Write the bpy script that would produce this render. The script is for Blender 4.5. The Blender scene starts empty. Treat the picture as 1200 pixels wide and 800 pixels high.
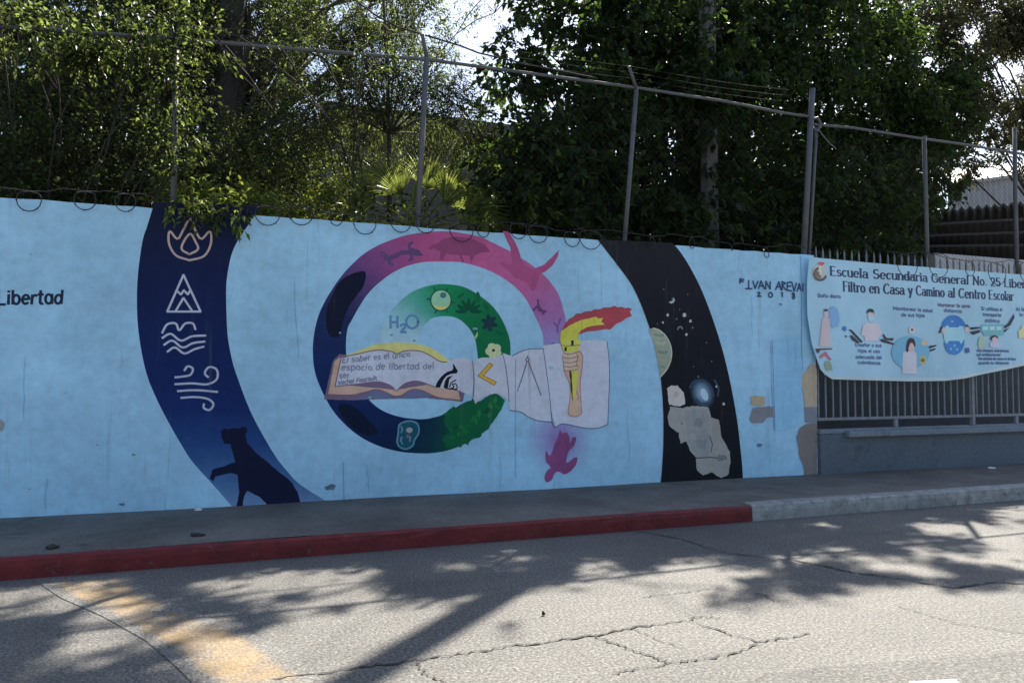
import bpy, bmesh, math, random
import numpy as np
from mathutils import Vector
from mathutils.geometry import tessellate_polygon

scene = bpy.context.scene
COL = scene.collection
R = math.radians
rng = random.Random(11)
nrng = np.random.default_rng(7)

# ------------------------------------------------------------------ camera
F_PX, YAW, PITCH, EYE = 930.0, R(21.4), R(2.77), 1.45
cam_data = bpy.data.cameras.new('camera')
cam_data.sensor_width = 36.0
cam_data.lens = F_PX / 1200.0 * 36.0
cam_data.clip_start = 0.05
cam_data.clip_end = 3000.0
cam = bpy.data.objects.new('camera', cam_data)
COL.objects.link(cam)
cam.location = (0, 0, EYE)
cam.rotation_euler = (math.pi / 2 + PITCH, 0, -YAW)
scene.camera = cam

# ------------------------------------------------------------------ light
SUN_EL, SUN_AZ = R(46), R(45)            # azimuth measured from +Y towards +X
scene.view_settings.view_transform = 'Standard'
scene.view_settings.look = 'None'
scene.view_settings.gamma = 1.0
scene.view_settings.use_curve_mapping = False
scene.view_settings.exposure = 1.5
world = bpy.data.worlds.new('World')
scene.world = world
world.use_nodes = True
wn = world.node_tree
for n in list(wn.nodes):
    wn.nodes.remove(n)
sky = wn.nodes.new('ShaderNodeTexSky')
sky.sky_type = 'NISHITA'
sky.sun_disc = False
sky.sun_elevation = SUN_EL
sky.sun_rotation = SUN_AZ
sky.air_density = 1.0
sky.dust_density = 1.5
bg = wn.nodes.new('ShaderNodeBackground')
bg.inputs['Strength'].default_value = 0.075
wo = wn.nodes.new('ShaderNodeOutputWorld')
wn.links.new(sky.outputs[0], bg.inputs['Color'])
wn.links.new(bg.outputs[0], wo.inputs['Surface'])
SUN = Vector((math.sin(SUN_AZ) * math.cos(SUN_EL), math.cos(SUN_AZ) * math.cos(SUN_EL), math.sin(SUN_EL)))
sl = bpy.data.lights.new('sun', 'SUN')
sl.energy = 5.0
sl.angle = R(0.55)
sl.color = (1.0, 0.94, 0.84)
so = bpy.data.objects.new('sun', sl)
COL.objects.link(so)
so.rotation_euler = SUN.to_track_quat('Z', 'Y').to_euler()
so.location = (20, 20, 30)

# ------------------------------------------------------------------ survey helpers: photograph pixel -> point on a known plane
D = 8.70            # distance of the wall face
WT = 3.18           # wall top
PV = 0.16           # pavement height
CF = np.array([math.sin(YAW) * math.cos(PITCH), math.cos(YAW) * math.cos(PITCH), math.sin(PITCH)])
CR = np.array([math.cos(YAW), -math.sin(YAW), 0.0])
CU = np.cross(CR, CF)
C0 = np.array([0, 0, EYE])

def ray(px, py):
    return CF + CR * (px - 600) / F_PX + CU * (400 - py) / F_PX

def at_y(px, py, Y):
    d = ray(px, py)
    return C0 + d * Y / d[1]

def at_z(px, py, Z):
    d = ray(px, py)
    return C0 + d * (Z - EYE) / d[2]

def wp(px, py):                     # wall plane (X, Z)
    p = at_y(px, py, D)
    return (p[0], p[2])

def project(P):                     # (n,3) -> photo pixels
    v = np.asarray(P) - C0
    f = v @ CF
    return np.stack([600 + F_PX * (v @ CR) / f, 400 - F_PX * (v @ CU) / f], 1), f

def zc(pts, ox, oy, s):             # coordinates read in an enlarged crop -> photo pixels
    return [(ox + x / s, oy + y / s) for x, y in pts]

# ------------------------------------------------------------------ scene helpers
def tag(o, label=None, cat=None, group=None, kind=None):
    if label: o['label'] = label
    if cat: o['category'] = cat
    if group: o['group'] = group
    if kind: o['kind'] = kind
    return o

def empty(name, loc, label, cat, group=None, rz=0.0):
    o = bpy.data.objects.new(name, None)
    o.empty_display_size = 0.3
    o.location = loc
    o.rotation_euler = (0, 0, rz)
    COL.objects.link(o)
    return tag(o, label, cat, group)

def link_mesh(name, me, mat, parent=None, smooth=False, world_coords=True):
    me.materials.append(mat)
    if smooth:
        me.polygons.foreach_set('use_smooth', [True] * len(me.polygons))
    o = bpy.data.objects.new(name, me)
    COL.objects.link(o)
    if parent is not None:
        o.parent = parent
        if world_coords:
            root = parent
            off = Vector(parent.location)
            while root.parent:
                root = root.parent
                off += Vector(root.location)
            o.location = -off
    return o

def new_obj(name, bm, mat, parent=None, smooth=False, world_coords=True):
    me = bpy.data.meshes.new(name)
    bm.to_mesh(me)
    bm.free()
    return link_mesh(name, me, mat, parent, smooth, world_coords)

def mesh_np(name, verts, faces, mat, parent=None, smooth=False):
    """faces: (m,k) int array, k = 3 or 4"""
    verts = np.asarray(verts, np.float32)
    faces = np.asarray(faces, np.int32)
    me = bpy.data.meshes.new(name)
    me.vertices.add(len(verts))
    me.vertices.foreach_set('co', verts.ravel())
    k = faces.shape[1]
    me.loops.add(faces.size)
    me.loops.foreach_set('vertex_index', faces.ravel())
    me.polygons.add(len(faces))
    me.polygons.foreach_set('loop_start', np.arange(0, faces.size, k, dtype=np.int32))
    me.polygons.foreach_set('loop_total', np.full(len(faces), k, np.int32))
    me.update(calc_edges=True)
    return link_mesh(name, me, mat, parent, smooth)

def add_box(bm, x0, x1, y0, y1, z0, z1, bev=0.0, seg=1):
    vs = [bm.verts.new((x, y, z)) for z in (z0, z1) for y in (y0, y1) for x in (x0, x1)]
    idx = [(0, 2, 3, 1), (4, 5, 7, 6), (0, 1, 5, 4), (2, 6, 7, 3), (0, 4, 6, 2), (1, 3, 7, 5)]
    fs = [bm.faces.new([vs[i] for i in f]) for f in idx]
    if bev > 0:
        es = list({e for f in fs for e in f.edges})
        bmesh.ops.bevel(bm, geom=es, offset=bev, segments=seg, affect='EDGES', profile=0.5)

def tube(bm, pts, rad, sides=8, cap=True):
    pts = [Vector(p) for p in pts]
    n = len(pts)
    rads = rad if isinstance(rad, (list, tuple)) else [rad] * n
    rings = []
    prev = None
    for i, p in enumerate(pts):
        t = (pts[min(i + 1, n - 1)] - pts[max(i - 1, 0)])
        if t.length < 1e-9: t = Vector((0, 0, 1))
        t.normalize()
        if prev is None:
            a = Vector((1, 0, 0)) if abs(t.x) < 0.8 else Vector((0, 1, 0))
            u = t.cross(a).normalized()
        else:
            u = (prev - t * prev.dot(t))
            if u.length < 1e-6: u = t.orthogonal()
            u.normalize()
        prev = u
        v = t.cross(u)
        rings.append([bm.verts.new(p + (u * math.cos(2 * math.pi * k / sides) + v * math.sin(2 * math.pi * k / sides)) * rads[i]) for k in range(sides)])
    for a, b in zip(rings, rings[1:]):
        for k in range(sides):
            bm.faces.new((a[k], a[(k + 1) % sides], b[(k + 1) % sides], b[k]))
    if cap and sides > 2:
        bm.faces.new(list(reversed(rings[0])))
        bm.faces.new(rings[-1])

# ------------------------------------------------------------------ node helpers
def base_mat(name, rough=0.8):
    m = bpy.data.materials.new(name)
    m.use_nodes = True
    nt = m.node_tree
    b = nt.nodes['Principled BSDF']
    b.inputs['Roughness'].default_value = rough
    return m, nt, b

def node(nt, typ, **kw):
    n = nt.nodes.new(typ)
    for k, v in kw.items():
        if k in ('operation', 'blend_type', 'data_type', 'attribute_name', 'feature', 'noise_dimensions', 'distance', 'interpolation_type'):
            setattr(n, k, v)
        else:
            n.inputs[k].default_value = v
    return n

def noise(nt, vec, scale, detail=4.0, rough=0.55, dist=0.0):
    n = node(nt, 'ShaderNodeTexNoise', Scale=scale, Detail=detail, Roughness=rough, Distortion=dist)
    nt.links.new(vec, n.inputs['Vector'])
    return n.outputs[0]

def ramp(nt, fac, stops):
    n = nt.nodes.new('ShaderNodeValToRGB')
    els = n.color_ramp.elements
    while len(els) < len(stops):
        els.new(0.5)
    for e, (p, c) in zip(els, stops):
        e.position = p
        e.color = (c, c, c, 1) if isinstance(c, (int, float)) else (*c, 1)
    nt.links.new(fac, n.inputs[0])
    return n.outputs[0]

def mixc(nt, a, b, fac, blend='MIX'):
    n = nt.nodes.new('ShaderNodeMix')
    n.data_type = 'RGBA'
    n.blend_type = blend
    for sock, v in ((n.inputs[6], a), (n.inputs[7], b)):
        if isinstance(v, tuple): sock.default_value = (*v, 1)
        else: nt.links.new(v, sock)
    if isinstance(fac, (int, float)): n.inputs[0].default_value = fac
    else: nt.links.new(fac, n.inputs[0])
    return n.outputs[2]

def bump(nt, b, h, strength, dist):
    n = node(nt, 'ShaderNodeBump', Strength=strength, Distance=dist)
    nt.links.new(h, n.inputs['Height'])
    if b.inputs['Normal'].links:
        nt.links.new(b.inputs['Normal'].links[0].from_socket, n.inputs['Normal'])
    nt.links.new(n.outputs[0], b.inputs['Normal'])

def geo_pos(nt):
    return nt.nodes.new('ShaderNodeNewGeometry').outputs['Position']

def scaled(nt, vec, s):
    n = nt.nodes.new('ShaderNodeMapping')
    n.inputs['Scale'].default_value = s
    nt.links.new(vec, n.inputs['Vector'])
    return n.outputs[0]

def plain(name, col, rough=0.7, metal=0.0, var=0.15, scale=9.0, bs=0.15):
    m, nt, b = base_mat(name, rough)
    p = geo_pos(nt)
    f = ramp(nt, noise(nt, p, scale, 5), [(0.3, 1 - var), (0.7, 1 + var)])
    c = mixc(nt, tuple(col), f, 1.0, 'MULTIPLY')
    nt.links.new(c, b.inputs['Base Color'])
    b.inputs['Metallic'].default_value = metal
    if bs: bump(nt, b, noise(nt, p, scale * 8, 4), bs, 0.004)
    return m

# colour as it shows in the shade of the photograph -> paint albedo
def lin(v):
    v /= 255.0
    return v / 12.92 if v <= 0.04045 else ((v + 0.055) / 1.055) ** 2.4
ILL = (0.40, 0.465, 0.575)
def S(r, g, b):
    return tuple(min(0.90, lin(c) / e) for c, e in zip((r, g, b), ILL))

# ------------------------------------------------------------------ materials
def make_mural_mat():
    m, nt, b = base_mat('mural_paint', 0.8)
    b.inputs['Specular IOR Level'].default_value = 0.15
    p = geo_pos(nt)
    at = node(nt, 'ShaderNodeAttribute', attribute_name='paint')
    c = at.outputs['Color']
    big = ramp(nt, noise(nt, p, 0.9, 5, 0.6), [(0.3, 0.86), (0.7, 1.10)])
    c = mixc(nt, c, big, 1.0, 'MULTIPLY')
    roll = ramp(nt, noise(nt, scaled(nt, p, (9, 9, 1.1)), 1.0, 4, 0.6), [(0.3, 0.975), (0.7, 1.02)])
    c = mixc(nt, c, roll, 1.0, 'MULTIPLY')
    horiz = ramp(nt, noise(nt, scaled(nt, p, (1.2, 1, 7)), 1.0, 5, 0.65), [(0.35, 0.965), (0.65, 1.03)])
    c = mixc(nt, c, horiz, 1.0, 'MULTIPLY')
    hand = ramp(nt, noise(nt, p, 11.0, 6, 0.72), [(0.3, 0.89), (0.7, 1.09)])
    c = mixc(nt, c, hand, 1.0, 'MULTIPLY')
    # rain streaks, drips and scuffs in blotches of their own
    drip = ramp(nt, noise(nt, scaled(nt, p, (14, 1, 0.7)), 1.0, 3, 0.6), [(0.60, 0.0), (0.76, 1.0)])
    where = ramp(nt, noise(nt, p, 0.7, 3), [(0.42, 0.0), (0.62, 0.5)])
    dm = mixc(nt, drip, where, 1.0, 'MULTIPLY')
    c = mixc(nt, c, (0.13, 0.14, 0.15), dm)
    spots = ramp(nt, noise(nt, p, 5.5, 6, 0.7), [(0.66, 0.0), (0.74, 0.45)])
    where2 = ramp(nt, noise(nt, p, 1.3, 2), [(0.5, 0.0), (0.68, 0.8)])
    c = mixc(nt, c, (0.22, 0.23, 0.24), mixc(nt, spots, where2, 1.0, 'MULTIPLY'))
    nt.links.new(c, b.inputs['Base Color'])
    bump(nt, b, noise(nt, p, 4.0, 5, 0.6), 0.25, 0.03)
    bump(nt, b, noise(nt, p, 55.0, 4, 0.6), 0.35, 0.004)
    return m
MURAL = make_mural_mat()

def make_road_mat(name='worn_asphalt', k=1.0):
    m, nt, b = base_mat(name, 0.85)
    p = geo_pos(nt)
    agg = noise(nt, p, 58.0, 3, 0.75)
    agg2 = noise(nt, p, 28.0, 4, 0.65)
    c = ramp(nt, agg, [(0.30, (0.036, 0.034, 0.032)), (0.5, (0.128, 0.122, 0.112)), (0.70, (0.31, 0.297, 0.270))])
    c = mixc(nt, c, ramp(nt, agg2, [(0.3, 0.75), (0.7, 1.18)]), 1.0, 'MULTIPLY')
    c = mixc(nt, c, ramp(nt, noise(nt, p, 0.55, 5, 0.6), [(0.3, 0.78), (0.7, 1.12)]), 1.0, 'MULTIPLY')
    c = mixc(nt, c, ramp(nt, noise(nt, scaled(nt, p, (0.35, 2.2, 1)), 1.0, 4, 0.6), [(0.35, 0.88), (0.65, 1.06)]), 1.0, 'MULTIPLY')
    oil = ramp(nt, noise(nt, p, 1.7, 4, 0.6), [(0.64, 0.0), (0.78, 0.5)])
    c = mixc(nt, c, (0.07, 0.068, 0.065), oil)
    if k != 1.0: c = mixc(nt, c, (k, k, k), 1.0, 'MULTIPLY')
    nt.links.new(c, b.inputs['Base Color'])
    bump(nt, b, agg, 0.8, 0.008)
    bump(nt, b, noise(nt, p, 3.0, 4), 0.3, 0.03)
    return m
ROAD = make_road_mat()

def make_over_asphalt(name, paint, lo, hi):
    """paint worn through to the aggregate"""
    m, nt, b = base_mat(name, 0.8)
    p = geo_pos(nt)
    agg = noise(nt, p, 58.0, 3, 0.75)
    road = ramp(nt, agg, [(0.30, (0.036, 0.034, 0.032)), (0.5, (0.128, 0.122, 0.112)), (0.70, (0.31, 0.297, 0.270))])
    pc = mixc(nt, paint, ramp(nt, agg, [(0.25, 0.55), (0.7, 1.15)]), 1.0, 'MULTIPLY')
    w = noise(nt, p, 3.2, 6, 0.72)
    at = node(nt, 'ShaderNodeAttribute', attribute_name='cover')
    sm = nt.nodes.new('ShaderNodeMath'); sm.operation = 'ADD'
    nt.links.new(w, sm.inputs[0]); nt.links.new(at.outputs['Fac'], sm.inputs[1])
    f = ramp(nt, sm.outputs[0], [(lo, 0.0), (hi, 1.0)])
    nt.links.new(mixc(nt, road, pc, f), b.inputs['Base Color'])
    bump(nt, b, agg, 0.8, 0.008)
    return m

def make_concrete(name, dark, light, sc=1.0, rough=0.85):
    m, nt, b = base_mat(name, rough)
    p = geo_pos(nt)
    c = ramp(nt, noise(nt, p, 1.1 * sc, 6, 0.65), [(0.3, dark), (0.7, light)])
    c = mixc(nt, c, ramp(nt, noise(nt, p, 28 * sc, 5, 0.75), [(0.3, 0.66), (0.7, 1.25)]), 1.0, 'MULTIPLY')
    st = ramp(nt, noise(nt, p, 2.6 * sc, 5, 0.7), [(0.58, 0.0), (0.70, 0.55)])
    c = mixc(nt, c, tuple(v * 0.45 for v in dark), st)
    nt.links.new(c, b.inputs['Base Color'])
    bump(nt, b, noise(nt, p, 30 * sc, 5, 0.65), 0.5, 0.008)
    return m
PAVE = make_concrete('pavement_concrete', (0.085, 0.074, 0.064), (0.205, 0.182, 0.160), 1.0)

def make_kerb(name, paint, under, wear):
    m, nt, b = base_mat(name, 0.7)
    p = geo_pos(nt)
    c = mixc(nt, paint, ramp(nt, noise(nt, p, 6.0, 6, 0.7), [(0.3, 0.55), (0.7, 1.2)]), 1.0, 'MULTIPLY')
    f = ramp(nt, noise(nt, p, 9.0, 6, 0.75), [(wear, 0.0), (wear + 0.10, 1.0)])
    c = mixc(nt, c, under, f)
    nt.links.new(c, b.inputs['Base Color'])
    bump(nt, b, noise(nt, p, 22.0, 5), 0.6, 0.012)
    return m
KERB_RED = make_kerb('red_kerb_paint', (0.165, 0.013, 0.016), (0.13, 0.085, 0.075), 0.60)
KERB_WHITE = make_kerb('white_kerb_paint', (0.34, 0.335, 0.32), (0.15, 0.145, 0.14), 0.53)
GREY_WALL = make_concrete('grey_blue_render', (0.105, 0.125, 0.15), (0.15, 0.175, 0.205))
LEDGE = make_concrete('ledge_concrete', (0.17, 0.20, 0.235), (0.25, 0.28, 0.31))
STEEL = plain('galvanised_steel', (0.105, 0.107, 0.11), 0.65, 0.1, 0.2, 6)
DARK_STEEL = plain('grey_painted_steel', (0.21, 0.222, 0.245), 0.6, 0.0, 0.2, 7)
RUST = plain('rusty_wire', (0.030, 0.027, 0.026), 0.9, 0.0, 0.3, 20)
CRACK = plain('crack_dirt', (0.045, 0.042, 0.038), 0.95, 0, 0.2, 20)
EARTH = make_concrete('yard_earth', (0.07, 0.055, 0.04), (0.15, 0.12, 0.09))
GROUNDM = make_concrete('far_ground', (0.14, 0.13, 0.11), (0.22, 0.20, 0.17), 0.2)
POLE = make_concrete('pole_concrete', (0.085, 0.082, 0.076), (0.15, 0.145, 0.135), 1.5)
PLASTER = make_concrete('old_plaster', (0.20, 0.185, 0.165), (0.29, 0.275, 0.25), 0.8)
SHEET = plain('pale_sheet_metal', (0.30, 0.30, 0.325), 0.55, 0.1, 0.12, 2)
DARK_ROOF = plain('dark_roofing', (0.018, 0.020, 0.025), 0.8, 0.0, 0.35, 3)
DARK_WALL = plain('shade_toned_wall', (0.06, 0.06, 0.065), 0.8, 0, 0.2, 3)  # dark tone stands in for the shade behind the railing
PALE_WALL = plain('pale_wall_paint', (0.50, 0.49, 0.50), 0.8, 0, 0.12, 3)
PAPER = plain('paper_litter', (0.75, 0.74, 0.70), 0.8, 0, 0.1, 10)

def make_bark(name, dark, light):
    m, nt, b = base_mat(name, 0.9)
    p = geo_pos(nt)
    n1 = noise(nt, scaled(nt, p, (9, 9, 1.6)), 1.0, 6, 0.65)
    nt.links.new(ramp(nt, n1, [(0.3, dark), (0.7, light)]), b.inputs['Base Color'])
    bump(nt, b, n1, 0.8, 0.03)
    return m
BARK = make_bark('dark_bark', (0.016, 0.013, 0.011), (0.050, 0.042, 0.035))
BARK_PALE = make_bark('pale_bark', (0.07, 0.062, 0.052), (0.17, 0.15, 0.125))

def make_leaf(name, dark, light, trans, tfac, rough=0.45, fleck_dim=0.5):
    m = bpy.data.materials.new(name)
    m.use_nodes = True
    nt = m.node_tree
    b = nt.nodes['Principled BSDF']
    out = nt.nodes['Material Output']
    g = nt.nodes.new('ShaderNodeNewGeometry')
    rnd = g.outputs['Random Per Island']
    c = ramp(nt, rnd, [(0.0, dark), (0.85, light), (1.0, tuple(v * 1.5 for v in light))])
    nt.links.new(c, b.inputs['Base Color'])
    b.inputs['Roughness'].default_value = rough
    b.inputs['Specular IOR Level'].default_value = 0.22
    t = nt.nodes.new('ShaderNodeBsdfTranslucent')
    tc = ramp(nt, rnd, [(0.0, tuple(v * fleck_dim for v in trans)), (0.6, tuple(v * (fleck_dim + 0.12) for v in trans)), (1.0, tuple(min(0.8, v * 1.25) for v in trans))])  # ramp paints sunlit flecks into the leaves: most dim, a few bright
    nt.links.new(tc, t.inputs['Color'])
    mx = nt.nodes.new('ShaderNodeMixShader')
    mx.inputs[0].default_value = tfac
    nt.links.new(b.outputs[0], mx.inputs[1])
    nt.links.new(t.outputs[0], mx.inputs[2])
    nt.links.new(mx.outputs[0], out.inputs['Surface'])
    return m
LEAF_BROAD = make_leaf('broad_leaf', (0.009, 0.016, 0.007), (0.024, 0.040, 0.014), (0.11, 0.18, 0.03), 0.38)
LEAF_FINE = make_leaf('fine_leaf', (0.008, 0.013, 0.005), (0.030, 0.042, 0.012), (0.27, 0.36, 0.08), 0.42, 0.45, 0.16)
LEAF_FEATHER = make_leaf('feathery_leaf', (0.008, 0.012, 0.006), (0.026, 0.034, 0.013), (0.28, 0.36, 0.09), 0.43, 0.5, 0.15)
LEAF_BRIGHT = make_leaf('bright_leaf', (0.05, 0.075, 0.018), (0.10, 0.14, 0.03), (0.40, 0.46, 0.07), 0.5)
LEAF_FAR = make_leaf('far_leaf', (0.016, 0.026, 0.011), (0.04, 0.06, 0.024), (0.20, 0.24, 0.06), 0.42)
LEAF_BROWN = make_leaf('brownish_leaf', (0.022, 0.026, 0.013), (0.05, 0.05, 0.028), (0.17, 0.17, 0.06), 0.4)
PALM = make_leaf('palm_leaf', (0.05, 0.075, 0.02), (0.10, 0.13, 0.035), (0.42, 0.50, 0.10), 0.55, 0.3)

# ------------------------------------------------------------------ ground, road, pavement, kerbs
def sheet(name, x0, x1, y0, y1, z, mat, kind='structure'):
    bm = bmesh.new()
    vs = [bm.verts.new(p) for p in ((x0, y0, z), (x1, y0, z), (x1, y1, z), (x0, y1, z))]
    bm.faces.new(vs)
    o = new_obj(name, bm, mat)
    return tag(o, kind=kind)
tag(sheet('ground', -1500, 1500, -1500, 1500, -0.03, GROUNDM), 'bare ground reaching to the horizon')
road = sheet('road', -60, 60, -6.0, 6.80, 0.0, ROAD)
tag(road, 'worn grey asphalt road in front of the mural wall')
KX = 5.30
def strip_kerb(name, x0, x1, mat, label, back=6.825, top=0.158):
    bm = bmesh.new()
    n = int((x1 - x0) / 0.18)
    prof = [(6.765, -0.02), (6.762, 0.10), (6.768, top - 0.02), (6.79, top - 0.003), (back, top), (back, -0.02)]
    rows = []
    for i in range(n + 1):
        x = x0 + (x1 - x0) * i / n
        row = []
        for k, (y, z) in enumerate(prof):
            w = 0.0 if k in (0, 5) else 0.8
            row.append(bm.verts.new((x, y + w * rng.uniform(-0.006, 0.006), z + w * rng.uniform(-0.005, 0.004))))
        rows.append(row)
    for a, b in zip(rows, rows[1:]):
        for k in range(len(prof) - 1):
            bm.faces.new((a[k], a[k + 1], b[k + 1], b[k]))
    bm.faces.new(rows[0]); bm.faces.new(list(reversed(rows[-1])))
    bmesh.ops.recalc_face_normals(bm, faces=bm.faces[:])
    o = new_obj(name, bm, mat)
    return tag(o, label, kind='structure')
strip_kerb('kerb', -40, KX - 0.006, KERB_RED, 'red painted kerb along the mural wall pavement')
strip_kerb('kerb', KX + 0.006, 40, KERB_WHITE, 'chipped whitish kerb in front of the railing', 6.93, 0.172)

def pavement_mesh():
    bm = bmesh.new()
    xs = np.arange(-40, 40.01, 0.4)
    ys = np.linspace(6.826, 8.86, 9)
    g = [[bm.verts.new((x, y, PV + 0.004 * math.sin(x * 1.7 + y * 2) + rng.uniform(-0.002, 0.002) - (0.004 if y < 6.9 else 0))) for y in ys] for x in xs]
    for i in range(len(xs) - 1):
        for j in range(len(ys) - 1):
            bm.faces.new((g[i][j], g[i + 1][j], g[i + 1][j + 1], g[i][j + 1]))
    return bm
tag(new_obj('pavement', pavement_mesh(), PAVE, smooth=True), 'grey concrete pavement at the foot of the mural wall', kind='structure')
tag(sheet('yard', -40, 60, 8.86, 60, 0.12, EARTH), 'earth yard behind the mural wall')

# flat polygons with a height over the road
def ground_poly(name, pts_px, z, mat, parent, jitter=0.0, cover=None, sub=1):
    pts = [at_z(x, y, 0.0) for x, y in pts_px]
    P = []
    for i in range(len(pts)):
        a, b = pts[i], pts[(i + 1) % len(pts)]
        n = max(1, int(np.linalg.norm(b - a) / 0.10))
        for k in range(n):
            q = a + (b - a) * k / n
            P.append((q[0] + rng.uniform(-jitter, jitter), q[1] + rng.uniform(-jitter, jitter), z))
    bm = bmesh.new()
    vs = [bm.verts.new(p) for p in P]
    tris = tessellate_polygon([[Vector(p) for p in P]])
    for t in tris:
        try: bm.faces.new([vs[i] for i in t])
        except ValueError: pass
    bmesh.ops.recalc_face_normals(bm, faces=bm.faces[:])
    for f in bm.faces:
        if f.normal.z < 0: f.normal_flip()
    return new_obj(name, bm, mat, parent)

def ground_band(name, left, right, z, mat, parent, n=40, m=10):
    """band between two pixel polylines with a 'cover' attribute fading at the sides"""
    A = resample([at_z(x, y, 0) for x, y in left], n)
    B = resample([at_z(x, y, 0) for x, y in right], n)
    verts, cov = [], []
    for i in range(n):
        for j in range(m):
            t = j / (m - 1)
            p = A[i] * (1 - t) + B[i] * t
            verts.append((p[0], p[1], z))
            e = min(t, 1 - t) * 2
            e2 = min(i, n - 1 - i) / 4.0
            cov.append(-0.30 + 0.42 * min(1, e * 2.2) * min(1, e2 + 0.2))
    faces = [(i * m + j, i * m + j + 1, (i + 1) * m + j + 1, (i + 1) * m + j) for i in range(n - 1) for j in range(m - 1)]
    o = mesh_np(name, verts, faces, mat, parent)
    a = o.data.attributes.new('cover', 'FLOAT', 'POINT')
    a.data.foreach_set('value', cov)
    return o

def resample(pts, n):
    P = np.array(pts, float)
    d = np.concatenate([[0], np.cumsum(np.linalg.norm(np.diff(P, axis=0), axis=1))])
    t = np.linspace(0, d[-1], n)
    return np.stack([np.interp(t, d, P[:, k]) for k in range(P.shape[1])], 1)

YELLOW = make_over_asphalt('worn_yellow_paint', (0.33, 0.225, 0.11), 0.42, 0.78)
WHITE_MARK = make_over_asphalt('worn_white_paint', (0.85, 0.85, 0.82), 0.10, 0.35)
PATCH = make_road_mat('newer_asphalt', 0.78)
ym = ground_band('yellow_marking', [(40, 679), (70, 700), (120, 722), (170, 750), (205, 780), (240, 815)],
                 [(150, 672), (180, 697), (240, 722), (310, 748), (350, 775), (400, 815)], 0.004, YELLOW, road)
wm = ground_band('white_marking', [(1050, 815), (1066, 799)], [(1140, 815), (1120, 796)], 0.004, WHITE_MARK, road, 8, 8)
ground_poly('asphalt_patch', [(820, 815), (900, 790), (960, 782), (1080, 773), (1200, 764), (1290, 760), (1330, 815)], 0.003, PATCH, road, 0.012)

def crack(pts_px, w):
    pts = resample([at_z(x, y, 0) for x, y in pts_px], max(6, int(len(pts_px) * 9)))
    bm = bmesh.new()
    rows = []
    n = len(pts)
    for i, p in enumerate(pts):
        d = pts[min(i + 1, n - 1)] - pts[max(i - 1, 0)]
        d /= np.linalg.norm(d) + 1e-9
        nrm = np.array([-d[1], d[0], 0])
        ww = w * rng.choice((0.25, 0.4, 0.6, 0.8, 1.1)) * (0.35 if i in (0, n - 1) else 1)
        c = p + nrm * rng.uniform(-0.018, 0.018)
        rows.append((bm.verts.new((*(c - nrm * ww)[:2], 0.006)), bm.verts.new((*(c + nrm * ww)[:2], 0.006))))
    for a, b in zip(rows, rows[1:]):
        bm.faces.new((a[0], b[0], b[1], a[1]))
    for f in bm.faces:
        f.normal_update()
        if f.normal.z < 0: f.normal_flip()
    new_obj('crack', bm, CRACK, road)
zr = lambda p: zc(p, 600, 540, 2.0)
zl = lambda p: zc(p, 0, 560, 2.0)
crack(zl([(640, 474), (700, 465), (880, 440), (1000, 425), (1200, 395)]) + zr([(190, 410), (290, 390), (415, 375)]), 0.011)
crack(zr([(415, 375), (430, 365), (490, 368)]), 0.009)
crack(zr([(195, 412), (300, 450), (370, 475)]), 0.008)
crack(zr([(270, 390), (400, 440)]), 0.005)
crack(zr([(420, 378), (520, 410), (580, 425), (700, 405)]), 0.008)
crack(zr([(370, 475), (510, 455), (580, 430)]), 0.008)
crack(zr([(650, 230), (800, 262), (930, 280), (1030, 298), (1130, 285), (1240, 290)]), 0.013)
crack(zr([(575, 310), (625, 330)]), 0.010)
crack(zr([(300, 165), (400, 185), (500, 215), (650, 232)]), 0.010)
crack(zl([(975, 430), (990, 455), (1050, 480)]), 0.007)
crack(zr([(1030, 380), (1200, 405)]), 0.005)
crack(zr([(300, 320), (370, 312), (470, 300)]), 0.005)
crack(zr([(900, 340), (1040, 380)]), 0.004)
crack(zr([(230, 500), (370, 475)]), 0.006)

# ------------------------------------------------------------------ the mural wall
BLUE = S(116, 156, 197)
WX0, WX1 = -16.0, 7.93
wall_root = None
def paint_attr(o, cols):
    a = o.data.attributes.new('paint', 'FLOAT_COLOR', 'POINT')
    a.data.foreach_set('color', np.asarray([(c[0], c[1], c[2], 1.0) for c in cols], np.float32).ravel())

bm = bmesh.new()
xs = np.arange(WX0, WX1 + 0.001, (WX1 - WX0) / 120)
zs = np.linspace(0.0, WT, 16)
gf = [[bm.verts.new((x, D, z + (rng.uniform(-0.008, 0.006) if k == 15 else 0))) for k, z in enumerate(zs)] for x in xs]
for i in range(len(xs) - 1):
    for k in range(15):
        bm.faces.new((gf[i][k], gf[i + 1][k], gf[i + 1][k + 1], gf[i][k + 1]))
bk = [[bm.verts.new((x, D + 0.16, z)) for z in (0.0, WT - 0.003)] for x in xs]
for i in range(len(xs) - 1):
    bm.faces.new((gf[i][15], gf[i + 1][15], bk[i + 1][1], bk[i][1]))
    bm.faces.new((bk[i][0], bk[i][1], bk[i + 1][1], bk[i + 1][0]))
bm.faces.new([gf[0][k] for k in range(15, -1, -1)] + [bk[0][0], bk[0][1]])
bm.faces.new([gf[-1][k] for k in range(16)] + [bk[-1][1], bk[-1][0]])
wall = new_obj('mural_wall', bm, MURAL)
paint_attr(wall, [BLUE] * len(wall.data.vertices))
tag(wall, 'long light blue wall painted with a mural of ribbons, book and torch', 'wall')
_layer = [0]
def depth_next():
    _layer[0] += 1
    return D - 0.0008 - 0.00003 * _layer[0]

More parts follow.
